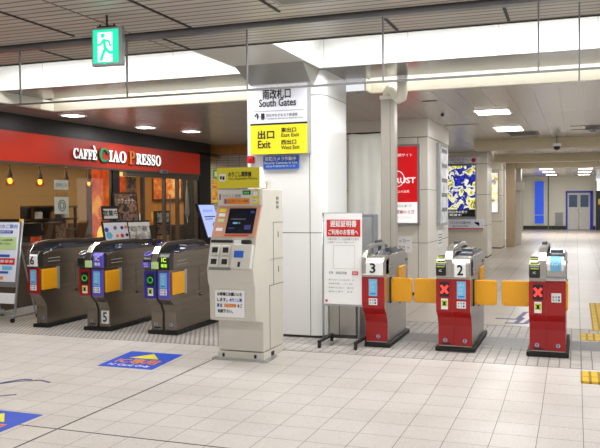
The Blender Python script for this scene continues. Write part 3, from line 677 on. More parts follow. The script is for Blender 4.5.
text('列車の遅れによる証明書が必要な', (0, pt(1.16), 1.16), .35, .024, 'greyink', ps, v=pv); text('お客様はこちらをご利用ください', (-.02, pt(1.127), 1.127), .31, .02, 'greyink', ps, v=pv)
rects([(-.11, .13, .845, .847), (-.11, .13, 1.093, 1.095), (-.11, -.108, .845, 1.095), (.128, .13, .845, 1.095)], Xp, pv, (0, -.022, 0), 'blank_square_outline', 'greyink', ps, .004)
text('近鉄　遅延証明書', (-.06, pt(.80), .80), .2, .028, 'ink', ps, v=pv); b = B(); b.box(.10, .165, pt(.8) - .004, pt(.8), .78, .82); tb = mk('red_button', b, 'redink', ps); text('検索', (.132, pt(.8) - .005, .8), .045, .022, 'white', tb, v=pv)
for i in range(4): text(('・発行日から３０日以内　の', '　証明書を発行　いたします', '・電車が五分以上　遅れた', '　場合に限り　ます')[i], (-.03, pt(.725 - i * .042), .725 - i * .042), .3 - .03 * (i % 2), .018, 'greyink', ps, v=pv)
b = B(); b.box(-.2, -.175, pt(.49) - .003, pt(.49), .485, .51); mk('red_corner_mark', b, 'redink', ps)

t = thing('steel_barrier_panel', 'low stainless steel barrier panel behind the poster stand', 'barrier', (-2.48, 8.32, 0))
b = B(); b.box(-.19, .13, 0, .5, 0, .95); mk('panel', b, 'steel2', t, .006); b = B(); b.box(-.195, .135, -.006, .02, 0, .04); mk('base', b, 'joint', t); b = B(); b.box(-.07, -.063, -.004, .01, .04, .95); mk('seam', b, 'joint', t)
t = thing('grey_equipment_box', 'grey metal cabinet standing behind the delay poster and gate 3', 'cabinet', (-2.33, 9.4, 0))
b = B(); b.box(-.28, -.09, 0, .25, 0, 1.40); mk('body', b, 'greymetal', t, .008); b = B(); b.box(-.265, -.105, -.008, .002, .06, 1.36); mk('door', b, 'silverframe', t, .004)

# ------------------------------------------------------------------ sheet, duct, pipe, walls behind
t = thing('white_sheet', 'white cloth sheet hung between the column and the grey duct', 'sheet', (-2.83, 9.7, 1.0))
b = B(); nx, nz = 24, 16; vs = []
for i in range(nx + 1):
    for j in range(nz + 1):
        u, v = i / nx, j / nz; y = (.004 * math.sin(u * 21 + v * 2) * (1 - .4 * v) + .008 * math.sin(u * 7 - v * 5)) + .05 * max(0, u - .9) * 10 * (1 - v)
        vs.append(b.m.verts.new((u * .45 - (.03 * (1 - v) if u > .9 else 0), y, v * 1.46 - .015 * math.sin(u * 3.1) * v)))
for i in range(nx):
    for j in range(nz): b.m.faces.new((vs[i * (nz + 1) + j], vs[(i + 1) * (nz + 1) + j], vs[(i + 1) * (nz + 1) + j + 1], vs[i * (nz + 1) + j + 1]))
o = mk('cloth', b, 'cloth', t, smooth=True); sd = o.modifiers.new('solid', 'SOLIDIFY'); sd.thickness = .004
b = B(); b.cyl((-.02, .012, 1.46), (.5, .012, 1.46), .012, 8); mk('hanging_rod', b, 'dark', t)
t = thing('glass_partition', 'dark framed glass partition behind the white sheet', 'partition', (-2.98, 10.4, 0))
b = B(); b.box(.14, .5, 0, .05, 0, 2.5); mk('frame', b, 'black', t); b = B(); b.box(.16, .48, -.01, .0, 1.2, 1.75); b.box(.16, .48, -.01, 0, .3, 1.1); mk('pane', b, 'doorglass', t)

t = thing('cable_duct', 'tall square grey duct standing beside the red ticket gate numbered 3', 'duct', (-2.15, 9.14, 0))
b = B(); b.box(-.087, .087, -.08, .08, 0, 2.84); mk('casing', b, 'duct', t, .012); b = B(); b.box(.03, .036, -.083, -.078, 0, 2.8); mk('casing_seam', b, 'seam', t); b = B(); b.box(-.095, .095, -.09, .09, 2.80, 2.845); mk('collar', b, 'cream', t, .006)
t = thing('drain_pipe', 'white elbow pipe dropping from the ceiling soffit into the grey duct', 'pipe', (-2.15, 9.14, 2.86))
b = B(); b.tube([(0, 0, -.01), (0, 0, .05), (.02, -.02, .075), (.07, -.06, .04), (.12, -.10, -.03), (.16, -.13, -.07), (.19, -.15, -.06), (.20, -.155, -.01), (.20, -.155, .2)], .064, 16); mk('pipe', b, 'cream', t, smooth=True)
b = B(); b.cyl((0, 0, .0), (0, 0, .05), .075, 16); mk('coupling', b, 'cream', t); 

def poster(name, label, x0, x1, y, z0, z1, face, frame='silverframe', fr=.04, d=.06, cat='poster'):
    t = thing(name, label, cat, ((x0 + x1) / 2, y, z0)); w = (x1 - x0) / 2; h = z1 - z0
    b = B(); b.box(-w - fr, w + fr, -d, 0, -fr, h + fr); mk('frame', b, frame, t, .008)
    b = B(); b.box(-w, w, -d - .008, -d + .004, 0, h); return t, mk('poster_face', b, face, t), w, h
t, f, w, h = poster('lit_poster', 'red backlit poster with white band on the cream wall behind the duct', -3.1, -2.455, 12.5, 1.21, 2.47, 'redpost')
text('TRUST', (.07, -.07, .70), .44, .09, 'whitepost', f, bold=.006); text('安心の通販サイト', (.0, -.07, 1.12), .48, .05, 'whitepost', f); text('ひとつ上の品質', (.02, -.07, .52), .34, .04, 'whitepost', f)
b = B(); b.torus((-.02, -.069, .73), (.15, 1, 0), .13, .006); mk('swoosh', b, 'whitepost', f)
b = B(); b.box(-w, w, -.073, -.067, 0, .34); wb = mk('white_band', b, 'whitepost', f); text('12月15日まで', (.02, -.073, .28), .44, .045, 'ink', wb); text('初売り感謝の２日', (.02, -.073, .18), .5, .06, 'redink', wb, bold=.002); text('ご来店お待ちしています', (.0, -.073, .09), .46, .03, 'greyink', wb)
t = thing('wall_notice', 'small white smoking notice on the cream wall behind gate 3', 'notice', (-2.72, 12.5, .72))
b = B(); b.box(-.16, .16, -.012, 0, 0, .26); f = mk('sheet', b, 'white', t); text('ロッカー', (0, -.012, .19), .25, .06, 'ink', f); text('ご案内 →', (0, -.012, .08), .24, .06, 'greyink', f)
# narrow poster on pillar side (faces +X)
t = thing('side_poster', 'narrow grey map poster on the side of the cream pillar', 'poster', (-2.29, 13.75, 1.16))
b = B(); b.box(0, .06, -.42, .42, -.03, 1.42); mk('frame', b, 'silverframe', t, .006); b = B(); b.box(.055, .068, -.36, .36, .02, 1.37); f = mk('poster_face', b, 'greypost', t)
rects([(-.3, .3, 1.26 - i * .26, 1.33 - i * .26) for i in range(5)], Yp, Zp, (.068, 0, 0), 'print_row', 'greyink', f)
t = thing('side_notice', 'white paper notice low on the side of the cream pillar', 'notice', (-2.29, 13.6, .75))
b = B(); b.box(0, .012, -.22, .22, 0, .3); f = mk('sheet', b, 'white', t); rects([(-.18, .18, .06 + i * .05, .08 + i * .05) for i in range(4)], Yp, Zp, (.012, 0, 0), 'print_row', 'greyink', f)
t, f, w, h = poster('lit_poster', 'backlit blue and yellow picture poster on the far beige pillar', -3.4, -2.62, 21.5, 1.14, 2.55, 'anime')
b = B(); b.box(-w, w, -.072, -.066, 0, .2); tb = mk('caption_band', b, 'ink', f); text('四日市の祭り', (-.08, -.072, .13), .5, .08, 'whitepost', tb); text('開催中', (-.15, -.072, .045), .32, .06, 'whitepost', tb)
t = thing('locker_sign', 'cream coin locker sign above the blue and yellow poster', 'sign', (-2.99, 21.5, 2.61))
b = B(); b.box(-.46, .46, -.06, 0, 0, .18); f = mk('board', b, 'lilac', t, .006); text('コインロッカー', (-.08, -.06, .115), .45, .07, 'ink', f); text('Coin Lockers', (-.08, -.06, .045), .3, .04, 'ink', f); b = B(); b.cyl((.33, -.066, .09), (.33, -.058, .09), .06, 16); mk('red_disc', b, 'redink', f)
t = thing('direction_sign', 'beige direction sign with red line under the blue and yellow poster', 'sign', (-3.0, 21.5, .78))
b = B(); b.box(-.6, .6, -.05, 0, 0, .28); f = mk('board', b, 'lilac', t, .006); text('バスのりば案内所', (-.02, -.05, .19), .55, .08, 'ink', f); text('Bus Terminal Office', (-.02, -.05, .1), .42, .045, 'ink', f); text('↰', (.42, -.05, .17), .14, .13, 'ink', f); rects([(-.6, .6, .01, .04)], Xp, Zp, (0, -.05, 0), 'red_line', 'redink', f); rects([(-.5, -.4, .14, .22)], Xp, Zp, (0, -.05, 0), 'bus_pictogram', 'ink', f)
t = thing('lit_poster', 'backlit colourful poster on the second far pillar', 'poster', (-2.72, 25.9, 1.2))
b = B(); b.box(-.3, .32, -.06, 0, -.03, 1.33); mk('frame', b, 'silverframe', t); b = B(); b.box(-.27, .29, -.07, -.05, 0, 1.3); f = mk('poster_face', b, 'art3', t); b = B(); b.box(-.27, .29, -.074, -.068, .0, .3); mk('white_band', b, 'whitepost', f)
t = thing('pillar_box', 'beige wall box on the slim pillar beyond the brown column', 'box', (-1.98, 28.5, 1.95))
b = B(); b.box(-.1, .22, -.1, .1, 0, .32); mk('body', b, 'cream', t, .01); b = B(); b.box(-.08, .2, -.11, -.1, .03, .29); mk('lid', b, 'creamwall', t)
t = thing('wall_poster', 'yellow and white notice on the far passage wall', 'poster', (-2.74, 37.5, 1.2))
b = B(); b.box(0, .03, -1.2, 1.2, 0, 1.3); f = mk('board', b, 'white', t); b = B(); b.box(.028, .04, -1.2, 1.2, .85, 1.3); mk('yellow_panel', b, 'ysign', f)

# ceiling lights on the lower ceiling
def fitting(label, x0, x1, y0, y1, grp, z=2.92):
    t = thing('ceiling_light', label, 'ceiling light', ((x0 + x1) / 2, (y0 + y1) / 2, z), group=grp); w, d = (x1 - x0) / 2, (y1 - y0) / 2
    b = B(); b.box(-w - .03, w + .03, -d - .03, d + .03, -.012, 0); mk('trim', b, 'white_panel', t); b = B(); b.box(-w, w, -d, d, -.018, -.011); mk('diffuser', b, 'lamp', t)
    return t
fitting('bright square ceiling light nearest the red poster pillar', -1.43, -.95, 11.62, 12.2, 'bright ceiling lights'); fitting('bright ceiling light just past the nearest one, before the beam', -1.42, -.95, 14.35, 15.2, 'bright ceiling lights')
t = thing('ceiling_vent', 'grey ceiling vent between the bright light and the beam', 'vent', (-1.0, 15.9, 2.92)); b = B(); b.box(-.3, .3, -.35, .35, -.02, 0); mk('frame', b, 'grille', t); b = B(); [b.box(-.25, .25, -.3 + i * .1, -.25 + i * .1, -.03, -.015) for i in range(6)]; mk('louvre', b, 'dark', t)
for i, y in enumerate((33.5, 37.0, 41.0)):
    fitting(('first', 'second', 'third')[i] + ' of the far ceiling lights above the blue panel', -1.45, -.95, y, y + .9, 'far ceiling lights'); fitting(('first', 'second', 'third')[i] + ' of the far ceiling lights above the double door', (.1), .65, y + .5, y + 1.3, 'far ceiling lights')
for i, (x, y) in enumerate(((-7.22, 9.78), (-7.18, 11.8), (-6.81, 12.8))):
    fitting(('downlight nearest the camera above the cafe front', 'downlight above the lettering of the cafe front', 'downlight by the far end of the cafe front')[i], x - .12, x + .12, y - .12, y + .12, 'cafe downlights')
t = thing('security_camera', 'dome security camera on rod hanging in front of the first beam', 'camera', (-.38, 16.9, 2.66))
b = B(); b.cyl((0, 0, .08), (0, 0, .26), .015, 8); mk('rod', b, 'grille', t); b = B(); b.cyl((0, 0, .04), (0, 0, .1), .085, 16); mk('housing', b, 'white_panel', t); b = B(); b.ball((0, 0, .03), .07); mk('dome', b, 'blackp', t, smooth=True)
t = thing('ceiling_fan_unit', 'round grey ceiling fitting at the right edge of passage', 'ceiling fitting', (.3, 15.2, 2.92)); b = B(); b.cyl((0, 0, -.05), (0, 0, 0), .14, 20); mk('ring', b, 'grille', t); b = B(); b.cyl((0, 0, -.09), (0, 0, -.05), .06, 16); mk('core', b, 'greymetal', t)
t = thing('ceiling_hatch', 'dark rectangular ceiling slot near the red poster wall', 'vent', (-1.87, 10.34, 2.92)); b = B(); b.box(-.1, .1, -.03, .03, -.008, 0); mk('plate', b, 'dark', t)
t = thing('sprinkler_head', 'small sprinkler head on the ceiling above the red poster pillar', 'sprinkler', (-1.95, 11.9, 2.92)); b = B(); b.cyl((0, 0, -.04), (0, 0, 0), .025, 10); mk('plate', b, 'dark', t)

# ------------------------------------------------------------------ cafe
GX = -7.95
b = B(); b.box(-8.3, -7.9, -6, 15.78, 2.66, 2.93); b.box(-8.3, -7.9, 15.21, 15.78, 0, 2.7); struct('wall_cafe_header', b, 'black')
t = thing('cafe_fascia', 'red cafe fascia with white cafe lettering above the shop window', 'shop sign', (-7.9, 0, 0))
b = B(); b.box(-.06, .025, 2, 15.2, 2.205, 2.655); f = mk('fascia_board', b, 'red_fascia', t); b = B(); b.box(-.06, .035, 2, 15.2, 2.17, 2.205); mk('lower_trim', b, 'steel_frame', t)
def letters(s, y0, y1, z, h, m):
    letter_shadow = text(s, (.028, (y0 + y1) / 2 + .02, z - .02), y1 - y0, h, 'ink', f, u=Yp, lift=.002, bold=.012, extr=.02)  # black offset copy paints the shadow behind the letters
    text(s, (.05, (y0 + y1) / 2, z), y1 - y0, h, m, f, u=Yp, lift=.004, bold=.012)
M['letterwhite'] = mat('lit_white_letter', (250, 248, 246), .4, emit=.5); M['lettergreen'] = mat('green_letter', (40, 150, 90), .4, emit=.15); M['letterorange'] = mat('orange_letter', (226, 120, 40), .4, emit=.15)
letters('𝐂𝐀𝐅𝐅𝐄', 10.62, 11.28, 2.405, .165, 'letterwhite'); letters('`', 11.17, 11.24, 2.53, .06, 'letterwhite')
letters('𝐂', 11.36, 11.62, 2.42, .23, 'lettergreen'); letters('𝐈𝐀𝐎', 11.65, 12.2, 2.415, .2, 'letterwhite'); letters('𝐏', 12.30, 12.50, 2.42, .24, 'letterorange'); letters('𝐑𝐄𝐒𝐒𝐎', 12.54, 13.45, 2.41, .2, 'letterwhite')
t = thing('door_sensor', 'small grey door sensor on the cafe fascia above the entrance', 'sensor', (-7.87, 13.55, 2.17)); b = B(); b.box(0, .05, -.13, .13, 0, .07); mk('body', b, 'grille', t, .006); b = B(); b.box(.048, .055, -.08, .08, .015, .05); mk('lens', b, 'doorglass', t)
# shell of the cafe room
b = B(); b.box(-11.2, -11.1, 2, 17.5, 0, 2.9); struct('wall_cafe_back', b, 'tan')
b = B(); b.box(-11.1, -8.35, 17.0, 17.1, 0, 2.9); struct('wall_cafe_end', b, 'wood2'); b = B(); b.box(-11.1, -7.96, 2, 2.1, 0, 2.9); struct('wall_cafe_start', b, 'tan')
b = B(); b.box(-11.2, -8.0, 2, 17.1, 2.62, 2.66); struct('ceiling_cafe', b, 'tan')
b = B(); b.box(-8.02, -7.9, 2, 11.82, 0, .93); struct('wall_cafe_sill', b, 'bronze')
# window frames and glass
b = B(); b.box(-7.99, -7.92, 9.0 - 5, 11.8, .93, .97); 
for y in (8.3, 5.5): b.box(-7.99, -7.92, y, y + .04, .93, 2.17)
b.box(-7.96, -7.92, 11.80, 11.84, .93, 2.17); w1 = struct('window_1', b, 'steel_frame')
b = B(); b.box(-7.955, -7.947, 2.2, 11.8, .97, 2.17); mk('window_glass', b, 'shop_glass', w1)
b = B(); b.box(-7.95, -7.9, 11.84, 12.06, 0, 2.18); struct('trim_10', b, 'black')
b = B()
for y in (12.9, 13.72, 14.27, 15.12): b.box(-7.99, -7.92, y, y + .06, 0, 2.17)
b.box(-7.99, -7.9, 12.3, 15.2, 2.08, 2.17); d2 = struct('door_2', b, 'steel_frame')
b = B(); b.box(-7.958, -7.95, 12.3, 15.15, .02, 2.1); mk('door_glass', b, 'shop_glass', d2)
b = B(); b.cyl((-7.90, 13.62, .6), (-7.90, 13.62, 1.75), .016, 8); b.cyl((-7.90, 13.9, .6), (-7.90, 13.9, 1.75), .013, 8); mk('door_handle', b, 'steel_frame', d2)
for i, y in enumerate((9.98, 10.71, 11.42, 12.10)):
    t = thing('pendant_lamp', ('glowing pendant bulb nearest the camera in the cafe window', 'glowing pendant bulb, second along the cafe window from its near end', 'glowing pendant bulb hanging in front of the white wall notice', 'dimmer pendant bulb beside the orange lit pillar')[i], 'pendant lamp', (-8.6, y, 1.9), group='cafe pendant lamps')
    b = B(); b.cyl((0, 0, .22), (0, 0, .72), .006, 6); mk('cord', b, 'rubber', t); b = B(); b.tube([(0, 0, .1), (0, 0, .16), (0, 0, .24)], [.055, .04, .018], 12); mk('cap', b, 'bulbcap', t)
    b = B(); b.tube([(0, 0, -.03), (0, 0, .04), (0, 0, .11)], [.07, .062, .042], 14); mk('shade', b, 'amber', t, smooth=True)
    b = B(); b.ball((0, 0, .045), .034 if i < 3 else .024, 1.3); mk('bulb', b, 'bulb', t, smooth=True)
t = thing('lit_pillar', 'orange backlit picture pillar inside the cafe window', 'lit pillar', (-8.92, 12.72, 0))
b = B(); b.box(.03, .15, -.3, .3, 0, 2.6); mk('core', b, 'wood', t); b = B(); b.box(.145, .16, -.29, .29, .25, 2.55); pf = mk('picture_face', b, 'orangeart', t)
b = B(); b.cyl((.158, .05, .95), (.168, .05, .95), .2, 24); b.cyl((.158, -.1, .55), (.168, -.1, .55), .22, 24); mk('cup_picture', b, 'yflap', pf)
M['cupglow'] = mat('glowing_cup_print', (250, 206, 110), .4, emit=.8); pf.children[0].data.materials[0] = M['cupglow']
for nm, lb, y0, y1, m_ in (('window_poster', 'bright orange drink poster by the cafe entrance pillar', 12.26, 12.47, 'orangeart'), ('window_poster', 'brown drink poster on the entrance glass beside the orange one', 12.54, 12.84, 'foodart')):
    t = thing(nm, lb, 'poster', (-8.06, (y0 + y1) / 2, 1.70)); w = (y1 - y0) / 2
    b = B(); b.box(0, .015, -w, w, 0, .46); f = mk('sheet', b, m_, t); b = B(); b.box(.014, .02, -w, w, .38, .46); mk('top_band', b, 'cupglow', f)
for lb, y0, y1, z0, z1 in (('white notice sheet on the cafe glass, the upper of two', 10.31, 10.67, 1.80, 1.96), ('white menu sheet with drawing on the cafe glass, lower of two', 10.31, 10.67, 1.40, 1.68)):
    t = thing('wall_notice', lb, 'notice', (-7.99, (y0 + y1) / 2, z0)); w = (y1 - y0) / 2
    b = B(); b.box(-.01, 0, -w, w, 0, z1 - z0); f = mk('sheet', b, 'woven', t)
    if z1 - z0 > .2:
        b = B(); b.torus((.001, 0, .14), (1, 0, 0), .09, .008); b.torus((.001, 0, .14), (1, 0, 0), .05, .008); mk('round_drawing', b, 'seam', f)
        text('おいしい珈琲', (.0, 0, .325), .3, .05, 'ink', f, u=Yp)
    else: text('営業時間のご案内', (.0, 0, .08), .3, .06, 'greyink', f, u=Yp)
# shelf rack behind the window
t = thing('shelf_rack', 'dark wooden shelf rack inside the cafe by the orange pillar', 'shelf', (-8.75, 11.3, 0))
for y in (-.62, .55):
    b = B(); b.box(-.02, .02, y, y + .04, 0, 1.52); mk('upright', b, 'wood', t)
for z in (.75, 1.08, 1.28, 1.5):
    b = B(); b.box(-.25, .05, -.62, .59, z, z + .035); mk('shelf', b, 'wood', t)
b = B(); b.box(-.25, -.23, -.62, .59, 0, 1.5); mk('back_panel', b, 'black', t)
rnd = random.Random(3)
for i in range(9):
    z = (1.115, 1.315, .785)[i % 3]; y = 10.82 + (i // 3) * .36 + rnd.random() * .06; k = rnd.choice((.05, .06, .07))
    t = thing('jar', 'small jar of goods on the cafe shelf rack', 'jar', (-8.75, y, z), group='goods on the cafe shelves')
    b = B(); b.tube([(0, 0, 0), (0, 0, .1), (0, 0, .12)], [k, k, k * .7], 12); mk('body', b, rnd.choice(('foodart', 'woven', 'wood2')), t); b = B(); b.cyl((0, 0, .12), (0, 0, .14), k * .75, 12); mk('lid', b, 'wood', t)
for lb, y0, y1, m_ in (('dark display box with red goods in the cafe window', 9.83, 10.12, 'black'), ('dark framed card with yellow print in the cafe window', 10.44, 10.75, 'wood')):
    t = thing('display_box', lb, 'display box', (-8.25, (y0 + y1) / 2 + .1, .95)); w = (y1 - y0) / 2
    b = B(); b.box(-.15, .06, -w, w, 0, .31); f = mk('box', b, m_, t)
    b = B(); b.box(.058, .07, -w + .02, w - .02, .01, .09) if m_ == 'black' else b.box(.058, .07, -w + .03, w - .03, .03, .28); mk('front_print', b, 'orangeart' if m_ == 'black' else 'foodart', f)
t = thing('window_counter', 'wooden counter ledge along the inside of the cafe window', 'counter', (-8.25, 8, 0)); b = B(); b.box(-.25, .2, -3, 3.6, .9, .945); mk('top', b, 'wood', t); b = B(); b.box(-.2, -.16, -3, 3.6, 0, .9); mk('front', b, 'wood', t)
t = thing('dark_doorway', 'dark doorway in the cafe back wall at the left edge', 'doorway', (-11.09, 10.6, 0)); b = B(); b.box(0, .05, -.9, 1.45, 0, 2.1); mk('opening', b, 'black', t)
t = thing('bench_back', 'brown bench backrest inside the cafe on the left', 'bench', (-10.5, 13.0, 0)); b = B(); b.box(-.1, .1, -1.6, 1.6, .3, 1.15); mk('backrest', b, 'wood', t, .01); b = B(); b.box(.1, .6, -1.6, 1.6, .3, .48); mk('seat', b, 'wood2', t, .01)
t = thing('framed_picture', 'orange framed picture on the wall inside the cafe entrance', 'picture', (-9.6, 16.98, 1.62)); b = B(); b.box(-.55, .35, -.04, 0, 0, .75); mk('frame', b, 'wood', t); b = B(); b.box(-.49, .29, -.05, -.03, .06, .69); mk('picture_face', b, 'picart', t)
t = thing('service_counter', 'dark service counter inside the cafe entrance', 'counter', (-9.2, 15.6, 0)); b = B(); b.box(-.9, .5, 0, .6, 0, 1.02); mk('body', b, 'black', t); b = B(); b.box(-.95, .55, -.04, .62, 1.02, 1.07); mk('top', b, 'wood', t)
for lb, x, y, z, w, h, m_ in (('pale blue price card on the cafe service counter', -9.85, 15.58, 1.07, .2, .26, 'lilac'), ('white menu card stack on the cafe service counter', -9.2, 15.58, 1.07, .16, .3, 'multi')):
    t = thing('menu_card', lb, 'menu', (x, y, z)); b = B(); b.box(-w, w, 0, .02, 0, h); f = mk('card', b, m_, t); b = B(); b.box(-w, w, .02, .1, 0, .015); mk('base', b, 'blackp', t)
t = thing('drinks_rack', 'magazine rack with printed sheets inside the cafe entrance glass', 'rack', (-8.6, 14.75, 0)); b = B(); b.box(-.03, .03, -.3, .3, 0, 1.4); mk('frame', b, 'black', t)
for i in range(3): b = B(); b.box(.03, .045, -.25, .25, .65 + i * .25, .86 + i * .25); mk('printed_sheet', b, ('multi', 'foodart', 'photo')[i], t)
t = thing('blue_crate', 'blue crate at the foot of the magazine rack', 'crate', (-8.45, 14.1, .0)); b = B(); b.box(-.2, .2, -.2, .2, 0, .8); mk('body', b, 'gblue', t, .01); b = B(); b.box(-.17, .17, -.17, .17, .79, .81); mk('rim', b, 'blackp', t)
t = thing('white_umbrella', 'folded pale umbrella hanging by the end of cafe entrance', 'umbrella', (-8.1, 15.0, 1.25)); b = B(); b.tube([(0, 0, 0), (0, 0, .1), (0, 0, .5), (0, 0, .72)], [.02, .055, .035, .01], 12); mk('canopy', b, 'greymetal', t, smooth=True); b = B(); b.cyl((0, 0, -.12), (0, 0, .82), .008, 8); mk('shaft', b, 'chrome', t)

# boards standing in front of the cafe
t = thing('display_table', 'dark narrow table holding the menu boards outside the cafe', 'table', (-7.4, 11.4, 0))
b = B(); b.box(-.22, .22, -.75, .75, .86, .9); mk('tabletop', b, 'wood', t)
for x in (-.18, .18):
    for y in (-.7, .7): b = B(); b.box(x - .02, x + .02, y - .02, y + .02, 0, .86); mk('leg', b, 'black', t)
def board(label, y, z, w, h, m_, lean=.10, x=-7.3, rz=-.35, frame='blackp'):
    t = thing('menu_board', label, 'menu board', (x, y, z), rz)
    b = B(); b.hexa([(-.02, -w, 0), (.0, -w, 0), (.0, w, 0), (-.02, w, 0), (-.02 - lean, -w, h), (-lean, -w, h), (-lean, w, h), (-.02 - lean, w, h)]); mk('frame', b, frame, t)
    V = Vector((-lean, 0, h)).normalized(); e = .03; hh = math.hypot(lean, h)
    f = rects([(-w + e, w - e, e, hh - e)], Yp, V, (0, 0, 0), 'board_face', m_, t, .003)
    b = B(); b.box(-.2, 0, -w * .6, w * .6, -.0, .012); mk('foot', b, 'blackp', t)
    return t, f, V
t, f, V = board('white menu board with small round drink pictures outside the cafe', 11.08, .9, .27, .37, 'lilac')
for i, (y, z, r, mm) in enumerate(((-.16, .13, .06, 'lblue'), (-.2, .23, .04, 'blueink'), (-.02, .26, .035, 'greyink'), (.12, .26, .03, 'navy'), (.0, .12, .03, 'orangeink'), (.1, .12, .035, 'redink'), (.2, .13, .03, 'ink'), (.2, .27, .03, 'orangeink'))):
    b = B(); c = Vector((0, y, 0)) + V * z + Vector((.006, 0, .002)); b.cyl(c, c + Vector((.004, 0, .001)), r, 14); mk('drink_picture', b, mm, f)
t, f, V = board('grey photo board in black frame beside the white drinks menu', 11.76, .9, .29, .36, 'photo')
rects([(-.28, .28, .27, .34)], Yp, V, (0, 0, 0), 'title_band', 'ygreen', f, .005); f.children[0].data.materials[0] = M['woven']
t, f, V = board('small tilted black and white shop sign standing above the drinks menu', 11.13, 1.28, .17, .245, 'woven', lean=.04, x=-7.47)
text('営業中', (-.02, 0, .12), .3, .1, 'ink', f, u=Yp, v=V, lift=.008, bold=.004); rects([(-.17, .17, .2, .24)], Yp, V, (0, 0, 0), 'black_band', 'ink', f, .006)
b = B(); b.cyl((-.03, .12, -.36), (-.03, .12, .02), .012, 8); mk('post', b, 'blackp', t)
t, f, V = board('dark poster with food photo in a black frame behind the menu boards', 11.98, .95, .27, .82, 'foodart', lean=.12, x=-7.66)
text('カフェラテ', (-.1, 0, .66), .36, .09, 'woven', f, u=Yp, v=V, lift=.008)
for s_ in (-.22, .22): b = B(); b.box(-.04, -.01, s_ - .015, s_ + .015, -.95, .05); mk('easel_leg', b, 'black', t)
# lit board behind the blue gate
t = thing('digital_signboard', 'pale blue lit signboard leaning beside the fare adjustment machine', 'signboard', (-5.98, 12.12, .95), 0)
b = B(); b.hexa([(-.04, -.33, 0), (0, -.33, 0), (0, .33, 0), (-.04, .33, 0), (-.24, -.33, .6), (-.2, -.33, .6), (-.2, .33, .6), (-.24, .33, .6)]); mk('frame', b, 'blackp', t)
V = Vector((-.2, 0, .6)).normalized(); f = rects([(-.29, .31, .02, .61)], Yp, V, (0, 0, 0), 'lit_screen', 'digital', t, .004)
text('お知らせ', tuple(V * .5), .36, .05, 'blueink', f, u=Yp, v=V, lift=.007); rects([(-.2, .22, .38, .4), (-.2, .1, .34, .355)], Yp, V, (0, 0, 0), 'print_row', 'navy', f, .006)
b = B(); c = V * .2 + Vector((.008, .1, .0)); b.cyl(c, c + Vector((.004, 0, .001)), .09, 16); mk('round_picture', b, 'foodart', f)
b = B(); b.box(-.12, -.06, -.04, .04, -.95, .1); b.box(-.3, .1, -.25, .25, -.95, -.92); mk('stand', b, 'blackp', t)

# wall beyond the cafe
b = B(); b.box(-8.35, -4.6, 16.5, 16.6, 0, 2.93); struct('wall_beyond_cafe', b, 'strip_wall')
t = thing('exit_plate', 'small green exit plate on the ribbed wall past the cafe', 'sign', (-8.1, 16.5, 2.16)); b = B(); b.box(-.09, .09, -.03, 0, 0, .2); f = mk('plate', b, 'lettergreen', t); b = B(); b.box(-.04, .04, -.034, -.03, .04, .16); mk('white_mark', b, 'white', f)
t = thing('wall_poster', 'colourful small print poster under the green exit plate', 'poster', (-8.1, 16.5, 1.58)); b = B(); b.box(-.11, .11, -.02, 0, 0, .54); f = mk('sheet', b, 'multi', t); b = B(); b.box(-.11, .11, -.024, -.02, .0, .06); mk('yellow_band', b, 'ysign', f)
b = B(); b.box(-8.35, -4.6, 16.2, 16.5, 2.72, 2.92); struct('wall_top_reflection', b, 'wood2')  # wood-toned strip paints the orange reflection along the wall top

# ------------------------------------------------------------------ notice board on casters at the left
t = thing('notice_board', 'white ticket guidance notice board on casters left of gate 6', 'notice board', (-7.29, 8.15, 0))
for x in (-.3, .3):
    b = B(); b.tube([(x, 0, .06), (x, .19, 1.36)], .016, 10); mk('post', b, 'silverframe', t, smooth=True)
    b = B(); b.box(x - .02, x + .02, -.06, .48, .055, .09); ft = mk('foot', b, 'silverframe', t, .004)
    b = B(); b.tube([(x, .42, .08), (x, .14, 1.0)], .012, 8); mk('rear_strut', b, 'silverframe', t)
    for y in (-.04, .46): b = B(); b.cyl((x - .014, y, .03), (x + .014, y, .03), .032, 14); b.box(x - .008, x + .008, y - .01, y + .01, .03, .06); mk('caster', b, 'rubber', ft)
bv = Vector((0, .19, 1.30)).normalized(); bn = Vector((1, 0, 0)).cross(bv)
def slab(x0, x1, v0, v1, d0, d1, nm, m_, par, bev=0.):
    o_ = Vector((0, 0, .06)); b = B(); b.hexa([o_ + Vector((x, 0, 0)) + bv * v + bn * d_ for d_ in (d0, d1) for x, v in ((x0, v0), (x1, v0), (x1, v1), (x0, v1))]); return mk(nm, b, m_, par, bev)
slab(-.31, .31, .40, 1.31, -.005, .018, 'back_board', 'silverframe', t, .004)
f = slab(-.285, .275, .47, 1.27, .017, .024, 'poster', 'lilac', t)
slab(.27, .31, 1.27, 1.315, .016, .03, 'yellow_corner', 'yflap', t); slab(-.31, .27, 1.28, 1.315, .016, .024, 'top_bar', 'blackp', t)
O = Vector((0, 0, .06))
def bt(s_, x, v, w, h, m_): text(s_, tuple(O + Vector((x, 0, 0)) + bv * v + bn * .026), w, h, m_, f, v=bv, bold=.001)
def brc(l, m_, lift=.0265):
    for q in l: rects([q], Xp, bv, tuple(O), 'print_field', m_, f, lift)
bt('きっぷのご案内', .02, 1.215, .46, .055, 'blueink'); brc([(-.22, .18, 1.12, 1.16), (-.22, .16, .80, .835), (-.22, .16, .58, .61)], 'blueink'); brc([(-.25, .25, .90, 1.07)], 'lgreen'); brc([(-.08, .25, .70, .785)], 'redink')
bt('定期券をお持ちの方', -.02, 1.14, .34, .025, 'white'); bt('乗車券', .12, .742, .22, .04, 'white'); bt('のりかえのきっぷは改札機へ', 0, 1.03, .42, .025, 'ink'); bt('そのままお通りください', -.02, .98, .36, .025, 'ink'); brc([(.05, .22, .63, .68)], 'lblue'); brc([(-.2, -.1, .5, .54), (0, .08, .5, .54)], 'orangeink'); brc([(-.2, -.13, .71, .77)], 'redink')
